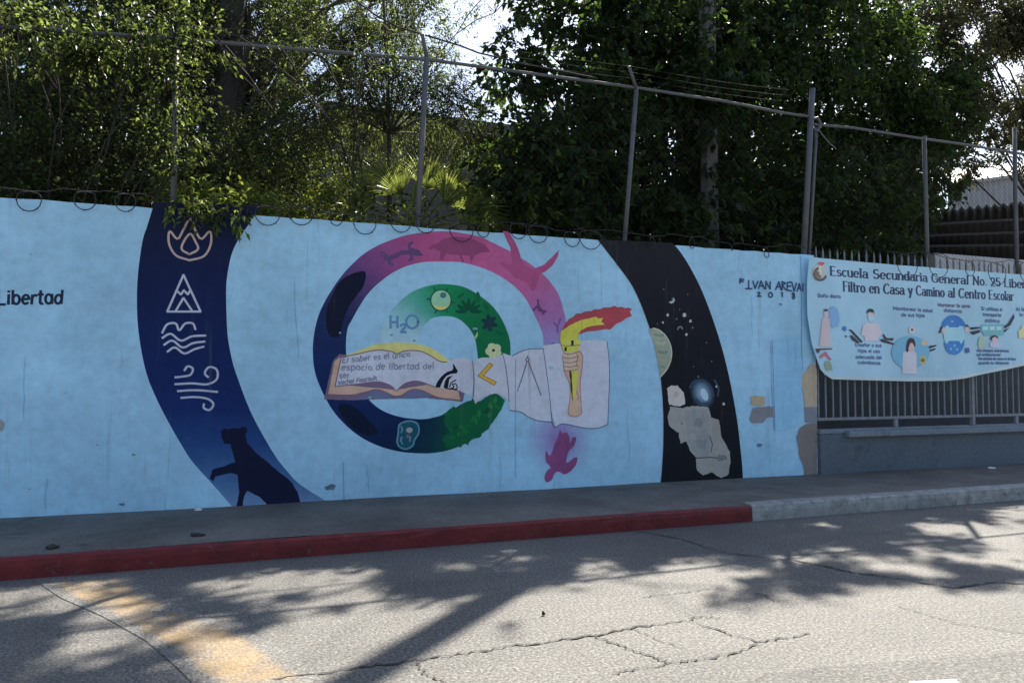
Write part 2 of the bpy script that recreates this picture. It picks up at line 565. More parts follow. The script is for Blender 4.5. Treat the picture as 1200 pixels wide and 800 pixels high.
def wall_poly(name, px, col, parent=None, smooth_iter=0, jitter=0.0025, y=None):
    """painted shape: pixel outline on the wall plane"""
    pts = np.array([wp(*p) for p in px])
    if smooth_iter: pts = chaikin(pts, smooth_iter)
    if jitter:
        pts = densify(pts, 0.03)
        pts = pts + nrng.uniform(-jitter, jitter, pts.shape)
    y = y if y is not None else depth_next()
    P = [Vector((p[0], y, p[1])) for p in pts]
    tris = [t for t in tessellate_polygon([P])]
    o = mesh_np(name, [tuple(p) for p in P], face_out(P, tris), MURAL, parent or wall)
    if callable(col): cols = [col(p[0], p[1]) for p in pts]
    else: cols = [col] * len(P)
    paint_attr(o, cols)
    return o

def face_out(P, tris):
    out = []
    for t in tris:
        a, b, c = (P[i] for i in t)
        n = (b - a).cross(c - a)
        out.append(t if n.y < 0 else (t[0], t[2], t[1]))
    return out

def chaikin(P, it):
    for _ in range(it):
        Q = np.roll(P, -1, 0)
        P = np.stack([P * 0.75 + Q * 0.25, P * 0.25 + Q * 0.75], 1).reshape(-1, 2)
    return P

def densify(P, step):
    out = []
    for i in range(len(P)):
        a, b = P[i], P[(i + 1) % len(P)]
        n = max(1, int(np.linalg.norm(b - a) / step))
        out += [a + (b - a) * k / n for k in range(n)]
    return np.array(out)

def catmull(P, n):
    P = np.asarray(P, float)
    Q = np.vstack([2 * P[0] - P[1], P, 2 * P[-1] - P[-2]])
    out = []
    for i in range(1, len(Q) - 2):
        for t in np.linspace(0, 1, 8, endpoint=False):
            a, b, c, d = Q[i - 1], Q[i], Q[i + 1], Q[i + 2]
            out.append(0.5 * (2 * b + (c - a) * t + (2 * a - 5 * b + 4 * c - d) * t * t + (3 * b - a - 3 * c + d) * t ** 3))
    out.append(P[-1])
    return resample(out, n)

def grad(stops, t):
    for (t0, c0), (t1, c1) in zip(stops, stops[1:]):
        if t <= t1:
            k = 0 if t1 == t0 else max(0, (t - t0) / (t1 - t0))
            return tuple(a * (1 - k) + b * k for a, b in zip(c0, c1))
    return stops[-1][1]

def wall_strip(name, A, B, stops, n=80, m=5, parent=None):
    """painted ribbon between two pixel polylines, colours running along it"""
    a = catmull([wp(*p) for p in A], n)
    b = catmull([wp(*p) for p in B], n)
    y = depth_next()
    V, C = [], []
    for i in range(n):
        for j in range(m):
            p = a[i] * (1 - j / (m - 1)) + b[i] * j / (m - 1)
            V.append((p[0], y, p[1]))
            C.append(grad(stops, i / (n - 1)))
    Fc = [(i * m + j, i * m + j + 1, (i + 1) * m + j + 1, (i + 1) * m + j) for i in range(n - 1) for j in range(m - 1)]
    v0, v1, v3 = (np.array(V[k]) for k in Fc[0][:3])
    if np.cross(v1 - v0, v3 - v0)[1] > 0:
        Fc = [f[::-1] for f in Fc]
    o = mesh_np(name, V, Fc, MURAL, parent or wall)
    paint_attr(o, C)
    return o

def split_corners(strokes):
    out = []
    for st in strokes:
        P = [np.array(p, float) for p in st]
        cur = [P[0]]
        for i in range(1, len(P)):
            cur.append(P[i])
            if i < len(P) - 1:
                u, v = P[i] - P[i - 1], P[i + 1] - P[i]
                nu, nv = np.linalg.norm(u), np.linalg.norm(v)
                if nu > 1e-9 and nv > 1e-9 and u @ v < 0.45 * nu * nv:
                    out.append(cur); cur = [P[i]]
        out.append(cur)
    return out

def ribbon_geo(strokes, width, y0, pen=False, dy=0.000006):
    """strokes: lists of (x,z) -> verts, faces facing -Y"""
    V, Fc = [], []
    for si, st in enumerate(split_corners(strokes)):
        P = np.asarray(st, float)
        if len(P) < 2: continue
        keep = [0] + [i for i in range(1, len(P)) if np.linalg.norm(P[i] - P[i - 1]) > 1e-6]
        P = P[keep]
        if len(P) < 2: continue
        d = np.gradient(P, axis=0)
        d /= np.linalg.norm(d, axis=1)[:, None] + 1e-9
        nrm = np.stack([-d[:, 1], d[:, 0]], 1)
        w = np.full(len(P), width / 2)
        if pen: w = width / 2 * (0.36 + 0.8 * np.abs(d[:, 1]))
        P[0] -= d[0] * width * 0.2; P[-1] += d[-1] * width * 0.2
        y = y0 - dy * (si % 12)
        b = len(V)
        for p, q, ww in zip(P, nrm, w):
            V.append((p[0] + q[0] * ww, y, p[1] + q[1] * ww))
            V.append((p[0] - q[0] * ww, y, p[1] - q[1] * ww))
        for i in range(len(P) - 1):
            Fc.append((b + 2 * i, b + 2 * i + 1, b + 2 * i + 3, b + 2 * i + 2))
    return V, Fc

def wall_lines(name, strokes_px, width, col, parent=None, smooth=False):
    st = []
    for s in strokes_px:
        p = np.array([wp(*q) for q in s])
        if smooth and len(p) > 2: p = catmull(p, len(p) * 6)
        st.append(p)
    y = depth_next(); _layer[0] += 2
    V, Fc = ribbon_geo(st, width, y)
    o = mesh_np(name, V, Fc, MURAL, parent or wall)
    paint_attr(o, [col] * len(V))
    return o

def ell(cx, cy, rx, ry, n=28, a0=0, a1=360, rot=0):
    c, s = math.cos(R(rot)), math.sin(R(rot))
    out = []
    for k in range(n + (0 if a1 - a0 == 360 else 1)):
        t = R(a0 + (a1 - a0) * k / n)
        x, y = rx * math.cos(t), ry * math.sin(t)
        out.append((cx + x * c - y * s, cy + x * s + y * c))
    return out

def glow(name, cx, cy, rx, ry, cin, cout, parent=None, rot=0, rings=6):
    """soft sprayed patch: colour runs out from the centre"""
    y = depth_next()
    V, C = [], []
    p = wp(cx, cy); V.append((p[0], y, p[1])); C.append(cin)
    n = 28
    for r in range(1, rings + 1):
        t = r / rings
        for q in ell(cx, cy, rx * t, ry * t, n, rot=rot):
            w = wp(*q); V.append((w[0], y, w[1]))
            k = t * t * (3 - 2 * t)
            C.append(tuple(a * (1 - k) + b * k for a, b in zip(cin, cout)))
    Fc = [(0, 1 + k, 1 + (k + 1) % n) for k in range(n)]
    T = [f for f in Fc]
    for r in range(rings - 1):
        for k in range(n):
            a, b = 1 + r * n + k, 1 + r * n + (k + 1) % n
            c, d = a + n, b + n
            T += [(a, c, d), (a, d, b)]
    P = [Vector(v) for v in V]
    o = mesh_np(name, V, face_out(P, T), MURAL, parent or wall)
    paint_attr(o, C)
    return o

# stroke alphabet (cap height 1, x height .66)
def arc(cx, cy, rx, ry, a0, a1, n=12):
    return [(cx + rx * math.cos(R(a0 + (a1 - a0) * k / n)), cy + ry * math.sin(R(a0 + (a1 - a0) * k / n))) for k in range(n + 1)]
def ln(*p): return list(p)
xh = 0.66
bowl = lambda cx: arc(cx, .33, .21, .33, 0, 360, 18)
GL = {
 'a': (.58, [bowl(.26), ln((.48, xh), (.48, 0))]),
 'b': (.58, [ln((.08, 1), (.08, 0)), bowl(.30)]),
 'c': (.50, [arc(.27, .33, .21, .33, 50, 310)]),
 'd': (.58, [bowl(.26), ln((.48, 1), (.48, 0))]),
 'e': (.54, [ln((.06, .36), (.47, .36)), arc(.27, .33, .21, .33, 5, 315)]),
 'f': (.36, [arc(.28, .8, .14, .2, 60, 180) + [(.14, 0)], ln((.02, xh), (.3, xh))]),
 'g': (.58, [bowl(.26), ln((.48, xh), (.48, -.1)) + arc(.28, -.1, .2, .2, 0, -150)]),
 'h': (.58, [ln((.08, 1), (.08, 0)), ln((.08, .4)) + arc(.28, .42, .2, .24, 180, 0) + [(.48, 0)]]),
 'i': (.24, [ln((.11, xh), (.11, 0)), ln((.11, .84), (.11, .92))]),
 'j': (.26, [ln((.14, xh), (.14, -.15)) + arc(.02, -.15, .12, .15, 0, -110), ln((.14, .84), (.14, .92))]),
 'l': (.24, [ln((.11, 1), (.11, 0))]),
 'm': (.86, [ln((.08, xh), (.08, 0)), ln((.08, .4)) + arc(.24, .44, .16, .22, 180, 0) + [(.40, 0)], ln((.40, .4)) + arc(.57, .44, .17, .22, 180, 0) + [(.74, 0)]]),
 'n': (.58, [ln((.08, xh), (.08, 0)), ln((.08, .4)) + arc(.28, .42, .2, .24, 180, 0) + [(.48, 0)]]),
 'o': (.55, [bowl(.27)]),
 'p': (.58, [ln((.08, xh), (.08, -.3)), bowl(.30)]),
 'q': (.58, [bowl(.26), ln((.48, xh), (.48, -.3))]),
 'r': (.40, [ln((.08, xh), (.08, 0)), ln((.08, .38)) + arc(.27, .4, .19, .24, 180, 55)]),
 's': (.46, [arc(.23, .49, .16, .16, 40, 250, 10)[:-1] + arc(.22, .17, .18, .17, 80, -150, 10)]),
 't': (.38, [ln((.15, .92), (.15, .14)) + arc(.27, .14, .12, .14, 180, 300), ln((.02, xh), (.32, xh))]),
 'u': (.58, [ln((.08, xh), (.08, .24)) + arc(.28, .24, .2, .24, 180, 360), ln((.48, xh), (.48, 0))]),
 'v': (.50, [ln((.03, xh), (.24, 0), (.45, xh))]),
 'x': (.50, [ln((.04, xh), (.44, 0)), ln((.44, xh), (.04, 0))]),
 'y': (.50, [ln((.03, xh), (.25, .02)), ln((.46, xh), (.15, -.3))]),
 'z': (.48, [ln((.05, xh), (.42, xh), (.05, 0), (.44, 0))]),
 'A': (.74, [ln((.03, 0), (.35, 1), (.68, 0)), ln((.14, .35), (.57, .35))]),
 'B': (.64, [ln((.1, 0), (.1, 1)), ln((.1, 1)) + arc(.3, .76, .24, .24, 90, -90) + [(.1, .52)], ln((.1, .52)) + arc(.32, .26, .26, .26, 90, -90) + [(.1, 0)]]),
 'C': (.72, [arc(.39, .5, .33, .5, 48, 312, 18)]),
 'D': (.72, [ln((.1, 0), (.1, 1)), ln((.1, 1)) + arc(.26, .5, .38, .5, 90, -90) + [(.1, 0)]]),
 'E': (.62, [ln((.1, 0), (.1, 1)), ln((.1, 1), (.54, 1)), ln((.1, .52), (.45, .52)), ln((.1, 0), (.56, 0))]),
 'F': (.58, [ln((.1, 0), (.1, 1)), ln((.1, 1), (.54, 1)), ln((.1, .52), (.44, .52))]),
 'G': (.78, [arc(.40, .5, .34, .5, 48, 325, 18), ln((.45, .42), (.70, .42)), ln((.68, .42), (.68, .1))]),
 'H': (.74, [ln((.1, 0), (.1, 1)), ln((.62, 0), (.62, 1)), ln((.1, .5), (.62, .5))]),
 'I': (.34, [ln((.16, 0), (.16, 1)), ln((.03, 0), (.3, 0)), ln((.03, 1), (.3, 1))]),
 'L': (.58, [ln((.1, 1), (.1, 0)), ln((.1, 0), (.54, 0))]),
 'M': (.90, [ln((.1, 0), (.1, 1), (.43, .2), (.77, 1), (.77, 0))]),
 'N': (.76, [ln((.1, 0), (.1, 1)), ln((.1, 1), (.63, 0)), ln((.63, 0), (.63, 1))]),
 'O': (.82, [arc(.40, .5, .35, .5, 90, 450, 22)]),
 'R': (.66, [ln((.1, 0), (.1, 1)), ln((.1, 1)) + arc(.3, .75, .25, .25, 90, -90) + [(.1, .5)], ln((.3, .5), (.6, 0))]),
 'S': (.60, [arc(.30, .74, .22, .26, 40, 255, 12)[:-1] + arc(.29, .26, .24, .26, 75, -150, 12)]),
 'T': (.66, [ln((.32, 0), (.32, 1)), ln((.03, 1), (.61, 1))]),
 'U': (.72, [ln((.1, 1), (.1, .3)) + arc(.35, .3, .25, .3, 180, 360) + [(.6, 1)]]),
 'V': (.68, [ln((.03, 1), (.33, 0), (.63, 1))]),
 '0': (.60, [arc(.28, .5, .22, .5, 90, 450, 20)]),
 '1': (.40, [ln((.06, .78), (.2, 1), (.2, 0))]),
 '2': (.58, [arc(.27, .72, .21, .28, 170, -30, 12) + [(.06, 0)], ln((.06, 0), (.52, 0))]),
 '5': (.58, [ln((.48, 1), (.12, 1), (.09, .55)), ln((.09, .55)) + arc(.27, .32, .22, .32, 130, -150, 14)]),
 '8': (.58, [arc(.28, .75, .18, .25, 90, 450, 16), arc(.28, .26, .22, .26, 90, 450, 16)]),
 '.': (.22, [ln((.08, .02), (.13, .06))]),
 ',': (.22, [ln((.12, .06), (.07, -.1))]),
 ' ': (.34, []),
}
GLS = {'a': (.56, [arc(.25, .46, .19, .20, 150, 0) + [(.44, .10), (.53, .0)], arc(.24, .19, .19, .19, 55, 415, 14)])}
SERIF_STEMS = set('bdfhilmnpqruEFHILNRTBDM1vxyAV')
ACC = {'ú': 'u', 'á': 'a', 'é': 'e', 'í': 'i', 'ó': 'o', 'ñ': 'n'}

def text_strokes(s, p0, p1, h, serif=False, wob=0.0, slant=0.0, flat=None):
    """p0, p1: start and end of the baseline (x,z); h = cap height; returns strokes in (x,z)"""
    p0 = np.array(p0, float); p1 = np.array(p1, float)
    adv = 0.0; items = []
    for ch in s:
        g = ACC.get(ch, ch)
        w, st = GLS[g] if serif and g in GLS else GL[g]
        st = [list(q) for q in st]
        if ch in ACC:
            st.append([(.22, .80), (.34, .95)] if ch != 'ñ' else [(.1, .84), (.22, .92), (.34, .84), (.46, .92)])
        items.append((adv, w, st, g))
        adv += w + 0.055
    sx = np.linalg.norm(p1 - p0) / adv
    e = (p1 - p0) / np.linalg.norm(p1 - p0)
    out = []
    for a, w, st, g in items:
        rot = rng.uniform(-wob, wob)
        dz = rng.uniform(-wob, wob) * 0.25
        k = 1 + rng.uniform(-wob, wob) * 0.6
        ser = []
        for q in st:
            if serif and g in SERIF_STEMS:
                for (x, z), (x2, z2) in ((q[0], q[1]), (q[-1], q[-2])):
                    if abs(x - x2) < 0.45 * abs(z - z2) + 1e-6 and (z < 0.05 or z > 0.6):
                        zz = z + (0.02 if z < 0.3 else -0.02)
                        if g in 'vxyAV' or z < 0.3 or z > 0.95:
                            ser.append([(x - .10, zz), (x + .10, zz)])
                        else:
                            ser.append([(x - .11, zz), (x + .02, zz)])
        for q in st + ser:
            pts = []
            for x, z in q:
                xx = (a + x + slant * z + rot * (z - .4)) * sx
                zz = (z * k + dz + rot * 0.3 * x) * h
                p = p0 + e * xx + np.array([0, zz])
                pts.append(p)
            out.append(pts)
    return out

def wall_text(name, s, a_px, b_px, h_px, width, col, parent=None, wob=0.12, slant=0.0):
    p0, p1 = wp(*a_px), wp(*b_px)
    h = abs(wp(a_px[0], a_px[1] - h_px)[1] - p0[1])
    st = text_strokes(s, p0, p1, h, False, wob, slant)
    y = depth_next(); _layer[0] += 3
    V, Fc = ribbon_geo(st, width, y)
    o = mesh_np(name, V, Fc, MURAL, parent or wall)
    paint_attr(o, [col] * len(V))
    return o

INK = S(28, 38, 58)
# ---- left dark ribbon
zB = lambda p: zc(p, 0, 230, 2.0)
bandL = zB([(362, 14), (345, 70), (335, 100), (327, 150), (322, 200), (321, 250), (323, 300), (331, 360), (345, 420), (366, 472), (390, 520), (420, 573), (450, 620), (500, 676), (556, 740)])
bandR = zB([(612, 22), (597, 45), (560, 100), (545, 130), (537, 160), (531, 200), (530, 240), (533, 320), (542, 375), (555, 420), (590, 510), (640, 600), (670, 640), (705, 676), (775, 720)])
left_band = wall_strip('painted_ribbon', bandL, bandR,
    [(0, S(16, 22, 44)), (.2, S(15, 24, 58)), (.45, S(14, 28, 72)), (.62, S(16, 34, 84)), (.74, S(28, 56, 108)), (.88, S(52, 84, 130)), (1, S(84, 110, 150))], 100, 6)
left_band['label'] = 'dark blue ribbon with line symbols and a big cat silhouette'
SYM = S(136, 126, 132); SYM2 = S(134, 144, 172)
def sym(strokes, col, w=0.021):
    wall_lines('painted_symbol', [zB(s) for s in strokes], w, col, left_band, True)
# plain line symbols: a flame, a hill, waves and curls of wind
sym([[(444, 150), (412, 138), (396, 110), (398, 82), (416, 100), (430, 78), (446, 52), (458, 80), (472, 100), (492, 82), (494, 112), (478, 140), (444, 150)],
     [(444, 136), (426, 124), (432, 104), (446, 88), (458, 106), (464, 124), (444, 136)]], SYM)
wall_lines('painted_symbol', [zB(s) for s in ([(392, 270), (430, 184), (470, 270), (392, 270)], [(414, 221), (424, 230), (431, 220), (440, 230), (447, 219)], [(412, 268), (430, 238), (450, 268)])], 0.021, SYM2, left_band)
sym([[(380, 320), (392, 300), (412, 298), (420, 314), (434, 298), (452, 298), (458, 312)],
     [(380, 332), (400, 322), (424, 338), (450, 328), (482, 326)],
     [(384, 348), (404, 338), (428, 354), (452, 344), (480, 340)],
     [(392, 364), (410, 354), (432, 368), (456, 358), (478, 352)]], SYM2)
sym([[(410, 440), (450, 438), (486, 440), (508, 428), (508, 406), (490, 400), (480, 414), (488, 424)],
     [(416, 456), (460, 454), (510, 458)],
     [(424, 472), (456, 470), (486, 474), (500, 486), (492, 500), (478, 496), (478, 486)],
     [(410, 424), (428, 422), (446, 418), (452, 404), (440, 398), (432, 408)]], SYM2)
wall_poly('painted_cat', zB([(517, 550), (524, 543), (536, 546), (550, 542), (562, 544), (566, 540), (576, 540), (580, 548), (575, 558), (580, 578), (600, 600), (622, 618), (645, 638), (668, 656), (684, 670), (697, 692), (706, 722), (628, 724), (610, 705), (580, 690), (572, 702), (569, 727), (554, 727), (560, 695), (557, 652), (540, 648), (505, 656), (500, 668), (491, 660), (498, 640), (525, 632), (551, 622), (545, 600), (541, 580), (526, 579), (520, 565)]), S(15, 20, 46), left_band)
wall_text('painted_lettering', 'Libertad', (-4, 356.5), (75, 355.5), 16.5, 0.024, INK, wob=0.07)

# ---- the big ring
zA = lambda p: zc(p, 350, 250, 2.2867)
outer = [(663, 404), (664, 388), (662, 370), (655, 346), (646, 332), (637, 322), (625, 312), (610, 302), (598, 294.5), (584, 287.7), (563, 278), (540, 273), (520, 271), (500, 272), (476, 275.7), (455, 282.5), (437, 290.7), (422, 301), (407, 315.5), (395, 330.5), (380, 354.5), (371, 377), (366.6, 407), (369.7, 438), (382.8, 468.7), (398, 490.5), (420, 510), (446, 523), (477, 530), (512, 530), (542, 521), (569, 503.6), (586, 482), (592, 469)]
inner = [(637, 404), (636, 392), (631, 378.5), (623.5, 363.5), (616, 350), (604, 336.5), (587.5, 324.5), (569.5, 315.5), (550, 309.5), (537, 307), (520, 306.5), (497, 307), (477, 311.7), (461, 319), (446, 329.7), (432.5, 342.5), (422, 357.5), (412, 375.5), (407, 386), (405.5, 412), (411, 438), (428.7, 464), (446, 479.6), (468, 488), (494, 491), (512, 488), (520, 485), (533, 478), (545, 471), (553, 469), (562, 470), (573, 463), (582, 461), (591, 468)]
ring = wall_strip('painted_ring', outer, inner,
    [(0, S(112, 112, 168)), (.05, S(124, 92, 146)), (.12, S(138, 78, 128)), (.22, S(142, 74, 122)), (.33, S(132, 66, 114)), (.40, S(104, 58, 108)), (.47, S(58, 50, 96)),
     (.53, S(24, 34, 72)), (.62, S(18, 34, 78)), (.70, S(14, 30, 74)), (.78, S(10, 28, 62)), (.84, S(10, 40, 58)), (.90, S(12, 68, 58)), (1, S(22, 100, 62))], 150, 5)
ring['label'] = 'large ring running from pink through dark blue to green'
outer2 = [(443, 403), (450, 378), (456.7, 366.7), (470, 351.7), (486.7, 340), (506.7, 334), (523, 333), (543, 336), (560, 345), (575, 356.7), (586.7, 371.7), (595, 390), (598, 403), (598, 420)]
inner2 = [(488, 403), (493, 386.7), (503, 375), (513, 371), (526.7, 370.5), (538, 374), (548, 382.5), (555, 393), (558, 403), (560, 420)]
glow('painted_halo', 655, 515, 46, 52, S(112, 100, 158), BLUE)
green = wall_strip('painted_arc', outer2, inner2,
    [(0, S(132, 164, 190)), (.14, S(112, 156, 178)), (.28, S(62, 132, 128)), (.40, S(22, 108, 78)), (.6, S(14, 92, 62)), (1, S(12, 84, 56))], 70, 5)
green['label'] = 'small green arc fading to pale blue with flowers'
# figures on the ring
zG = lambda p: zc(p, 380, 260, 6.669)
zH = lambda p: zc(p, 520, 260, 6.669)
z36 = lambda p: zc(p, 360, 260, 3.75)
zI = lambda p: zc(p, 440, 320, 6.0)
zJ = lambda p: zc(p, 440, 440, 6.0)
SAL = S(72, 56, 98)
sal = wall_poly('painted_lizard', zG([(430, 252), (470, 262), (510, 268), (560, 240), (610, 222), (650, 222), (690, 205), (740, 222), (778, 266), (730, 268), (690, 262), (650, 255), (600, 262), (560, 284), (520, 300), (480, 300), (450, 330), (470, 285)]), SAL, ring)
wall_lines('painted_lizard_leg', [zG([(520, 285), (500, 320), (540, 335)]), zG([(500, 275), (470, 245), (440, 240)]), zG([(670, 225), (660, 180), (690, 160)]), zG([(680, 255), (685, 290), (660, 300)])], 0.03, SAL, ring)
MAM = S(108, 58, 96)
wall_poly('painted_fox', z36([(528, 122), (550, 100), (572, 96), (600, 74), (650, 64), (720, 74), (760, 90), (782, 100), (806, 132), (760, 136), (732, 150), (722, 182), (712, 150), (680, 146), (690, 178), (680, 176), (668, 146), (610, 140), (598, 166), (580, 168), (586, 130), (558, 118), (545, 122)]), MAM, ring)
WING = S(128, 66, 110)
wall_poly('painted_branch', zH([(460, 70), (512, 80), (540, 130), (570, 185), (592, 240), (606, 300), (640, 340), (700, 372), (715, 362), (790, 330), (850, 270), (902, 215), (890, 275), (850, 340), (790, 390), (755, 408), (740, 440), (720, 520), (690, 540), (640, 470), (560, 440), (500, 380), (425, 312), (500, 330), (540, 330), (530, 270), (520, 200), (485, 130)]), WING, ring)
wall_lines('painted_twig', [zH([(700, 690), (740, 650), (780, 720)]), zH([(735, 610), (742, 690), (800, 700)])], 0.03, S(84, 58, 106), ring)
wall_lines('painted_twig', [zc([(45, 140), (65, 165), (85, 115)], 640, 350, 5), zc([(65, 165), (66, 200)], 640, 350, 5)], 0.022, S(92, 70, 126), ring)
DARKF = S(14, 20, 40)
wall_poly('painted_shape', zG([(10, 800), (20, 660), (60, 570), (120, 460), (180, 420), (240, 395), (320, 380), (330, 420), (300, 520), (240, 590), (180, 680), (140, 800), (120, 900), (40, 900)]), DARKF, ring, 1)
wall_poly('painted_shape', zA([(96, 505), (150, 515), (190, 555), (220, 590), (180, 598), (130, 568)]), S(10, 20, 42), ring, 2)
# cell, leaves and flowers on the green arc
cell = wall_poly('painted_cell', zI(ell(460, 190, 72, 74)), S(112, 158, 138), green)
wall_lines('painted_spike', [zI([(460 + 74 * math.cos(R(a)), 190 + 76 * math.sin(R(a))), (460 + 98 * math.cos(R(a)), 190 + 100 * math.sin(R(a)))]) for a in (10, 60, 115, 185, 240, 300)], 0.02, S(20, 70, 66), green)
wall_poly('painted_crescent', zI(ell(462, 214, 58, 46, 16, 10, 170) + ell(462, 214, 58, 22, 12, 170, 10)), S(166, 160, 104), green)
wall_lines('painted_outline', [zI(ell(460, 190, 72, 74) + [(532, 190)])], 0.016, S(26, 72, 68), green)
wall_poly('painted_nucleus', zI(ell(476, 155, 22, 21)), S(58, 92, 104), green)
DLEAF = S(10, 62, 48)
for k in range(7):
    a = R(180 + k * 30)
    cx, cy = 655 + 52 * math.cos(a), 270 + 50 * math.sin(a)
    wall_poly('painted_leaf', zI(ell(cx, cy, 44, 13, 14, rot=math.degrees(a))), DLEAF, green)
for k in range(6):
    a = R(k * 60 + 20)
    wall_poly('painted_petal', zI(ell(800 + 32 * math.cos(a), 350 + 34 * math.sin(a), 30, 16, 12, rot=math.degrees(a))), S(22, 48, 60), green)
for (x, y, r) in ((720, 170, 40), (870, 420, 36), (600, 160, 30), (700, 400, 26), (780, 240, 30)):
    wall_poly('painted_leaf', zI(ell(x, y, r, r * .4, 12, rot=rng.uniform(0, 180))), S(14, 76, 54), green)
wall_poly('painted_crescent', zI([(716, 410), (720, 435), (704, 462), (692, 455), (704, 435)]), S(120, 150, 120), green)
for k in range(5):
    a = R(k * 72 + 30)
    wall_poly('painted_petal', zI(ell(830 + 30 * math.cos(a), 545 + 30 * math.sin(a), 30, 27, 14)), S(150, 166, 138), green)
wall_poly('painted_flower_eye', zI(ell(829, 542, 11, 11, 12)), S(24, 40, 50), green)
H2O = S(76, 112, 156)
wall_lines('painted_lettering', [zI(s) for s in ([(106, 298), (106, 386)], [(154, 302), (154, 384)], [(106, 345), (154, 343)], [(176, 372), (190, 358), (206, 362), (208, 378), (178, 414), (216, 414)], ell(258, 342, 42, 46) + [(300, 342)])], 0.026, H2O, green)
# cell and foliage on the green end of the ring
CREA = S(72, 112, 140)
wall_poly('painted_embryo', zJ([(185, 330), (235, 318), (285, 330), (305, 365), (300, 410), (275, 450), (262, 490), (215, 515), (170, 500), (152, 465), (160, 400), (165, 350)]), S(20, 66, 86), ring, 2)
wall_lines('painted_outline', [zJ([(185, 330), (235, 318), (285, 330), (305, 365), (300, 410), (275, 450), (262, 490), (215, 515), (170, 500), (152, 465), (160, 400), (165, 350), (185, 330)]), zJ([(182, 360), (188, 380), (180, 400)]), zJ([(185, 430), (178, 455), (190, 480)]), zJ([(245, 430), (240, 460)])], 0.018, CREA, ring, True)
wall_poly('painted_nucleus', zJ(ell(238, 382, 22, 20, 14)), S(116, 128, 140), ring)
wall_poly('painted_nucleus', zJ(ell(228, 425, 14, 12, 12)), S(92, 80, 100), ring)
FOL = [S(12, 74, 50), S(14, 88, 54), S(10, 62, 46), S(24, 100, 58)]
jag = zJ([(480, 268), (500, 262), (520, 235), (538, 236), (548, 210), (565, 225), (585, 218), (590, 232), (630, 205), (660, 185), (688, 160), (692, 200), (720, 195), (770, 155), (820, 128), (860, 130), (905, 175), (880, 235), (830, 320), (780, 385), (748, 405), (742, 432), (700, 440), (660, 468), (652, 490), (625, 480), (600, 505), (560, 498), (540, 515), (500, 505), (470, 450), (520, 400), (480, 340)])
wall_poly('painted_foliage', jag, S(13, 76, 52), ring, jitter=0.012)
for k in range(26):
    x = rng.uniform(500, 860); y = 470 - (x - 500) * 0.62 + rng.uniform(-95, 20)
    r = rng.uniform(12, 32)
    wall_poly('painted_leaf', zJ(ell(x, y, r, r * .55, 9, rot=rng.uniform(0, 180))), rng.choice(FOL), ring, jitter=0.008)

# ---- book, scroll pages and torch
zE = lambda p: zc(p, 370, 370, 6.0)
z4 = lambda p: zc(p, 380, 400, 4.0)
zF = lambda p: zc(p, 640, 350, 5.0)
PAGE = S(146, 156, 180); LINE = S(70, 80, 108); TAN = S(150, 130, 126); TANL = S(96, 76, 92)
book = wall_poly('painted_book', zE([(165, 270), (120, 318), (58, 585), (240, 592), (520, 582), (612, 582), (780, 577), (1032, 602), (1046, 545), (1000, 525), (860, 330)]), S(88, 78, 104))
book['label'] = 'open book with handwritten pages'
wall_poly('painted_glow', zE([(210, 278), (300, 245), (420, 198), (500, 190), (560, 188), (640, 190), (700, 193), (800, 218), (880, 268), (945, 315), (900, 330), (800, 300), (700, 270), (560, 280), (430, 260), (300, 280), (215, 300)]), S(166, 164, 112), book)
wall_poly('painted_page_edge', zE([(182, 288), (132, 318), (88, 552), (250, 556), (350, 535), (430, 517), (500, 540), (540, 560), (600, 560), (662, 522), (735, 520), (860, 572), (1018, 594), (1002, 530), (800, 480), (565, 520), (140, 480)]), TAN, book)
wall_poly('painted_gutter', zE([(330, 556), (380, 536), (432, 519), (500, 543), (540, 562), (520, 580), (250, 586)]), S(78, 86, 120), book)
wall_poly('painted_gutter', zE([(612, 562), (665, 524), (735, 523), (830, 566), (700, 580), (612, 580)]), S(78, 86, 120), book)
wall_poly('painted_page', zE([(180, 290), (300, 266), (380, 248), (450, 240), (530, 250), (570, 266), (620, 248), (680, 243), (740, 250), (800, 276), (870, 318), (925, 325), (880, 410), (835, 500), (760, 470), (700, 458), (640, 470), (600, 495), (565, 526), (540, 500), (500, 478), (430, 463), (300, 478), (135, 496)]), PAGE, book)
wall_lines('painted_outline', [zE(s) for s in ([(180, 290), (300, 266), (380, 248), (450, 240), (530, 250), (570, 266), (620, 248), (680, 243), (740, 250), (800, 276), (870, 318), (925, 325)], [(135, 496), (300, 478), (430, 463), (500, 478), (540, 500), (565, 526), (600, 495), (640, 470), (700, 458), (760, 470), (835, 500)], [(88, 552), (250, 556), (350, 535), (430, 517), (500, 540), (540, 560), (600, 560), (662, 522), (735, 520), (860, 572), (1018, 594)], [(180, 290), (135, 496)])], 0.012, TANL, book, True)
HW = S(98, 106, 132)
for s, a, b, h in (('El saber es el único', (185, 330), (665, 285), 38), ('espacio de libertad del', (180, 382), (835, 372), 44), ('ser', (165, 440), (240, 434), 40), ('Michel Foucault', (158, 486), (432, 448), 30)):
    wall_text('painted_lettering', s, zE([a])[0], zE([b])[0], h / 6.0, 0.0135, HW, book, wob=0.2)
scroll = wall_poly('painted_scroll', zE([(925, 322), (985, 296), (1020, 293), (1060, 300), (1112, 322), (1108, 400), (1105, 500), (1098, 572), (1040, 538), (1000, 522), (832, 502), (875, 415)]), PAGE)
scroll['label'] = 'white scroll pages unrolling towards the torch'
wall_poly('painted_page', z4([(695, 92), (716, 82), (740, 75), (770, 75), (790, 80), (836, 60), (850, 120), (866, 282), (842, 258), (820, 246), (800, 243), (760, 252), (730, 270), (706, 292), (698, 260), (700, 180)]), S(148, 158, 180), scroll)
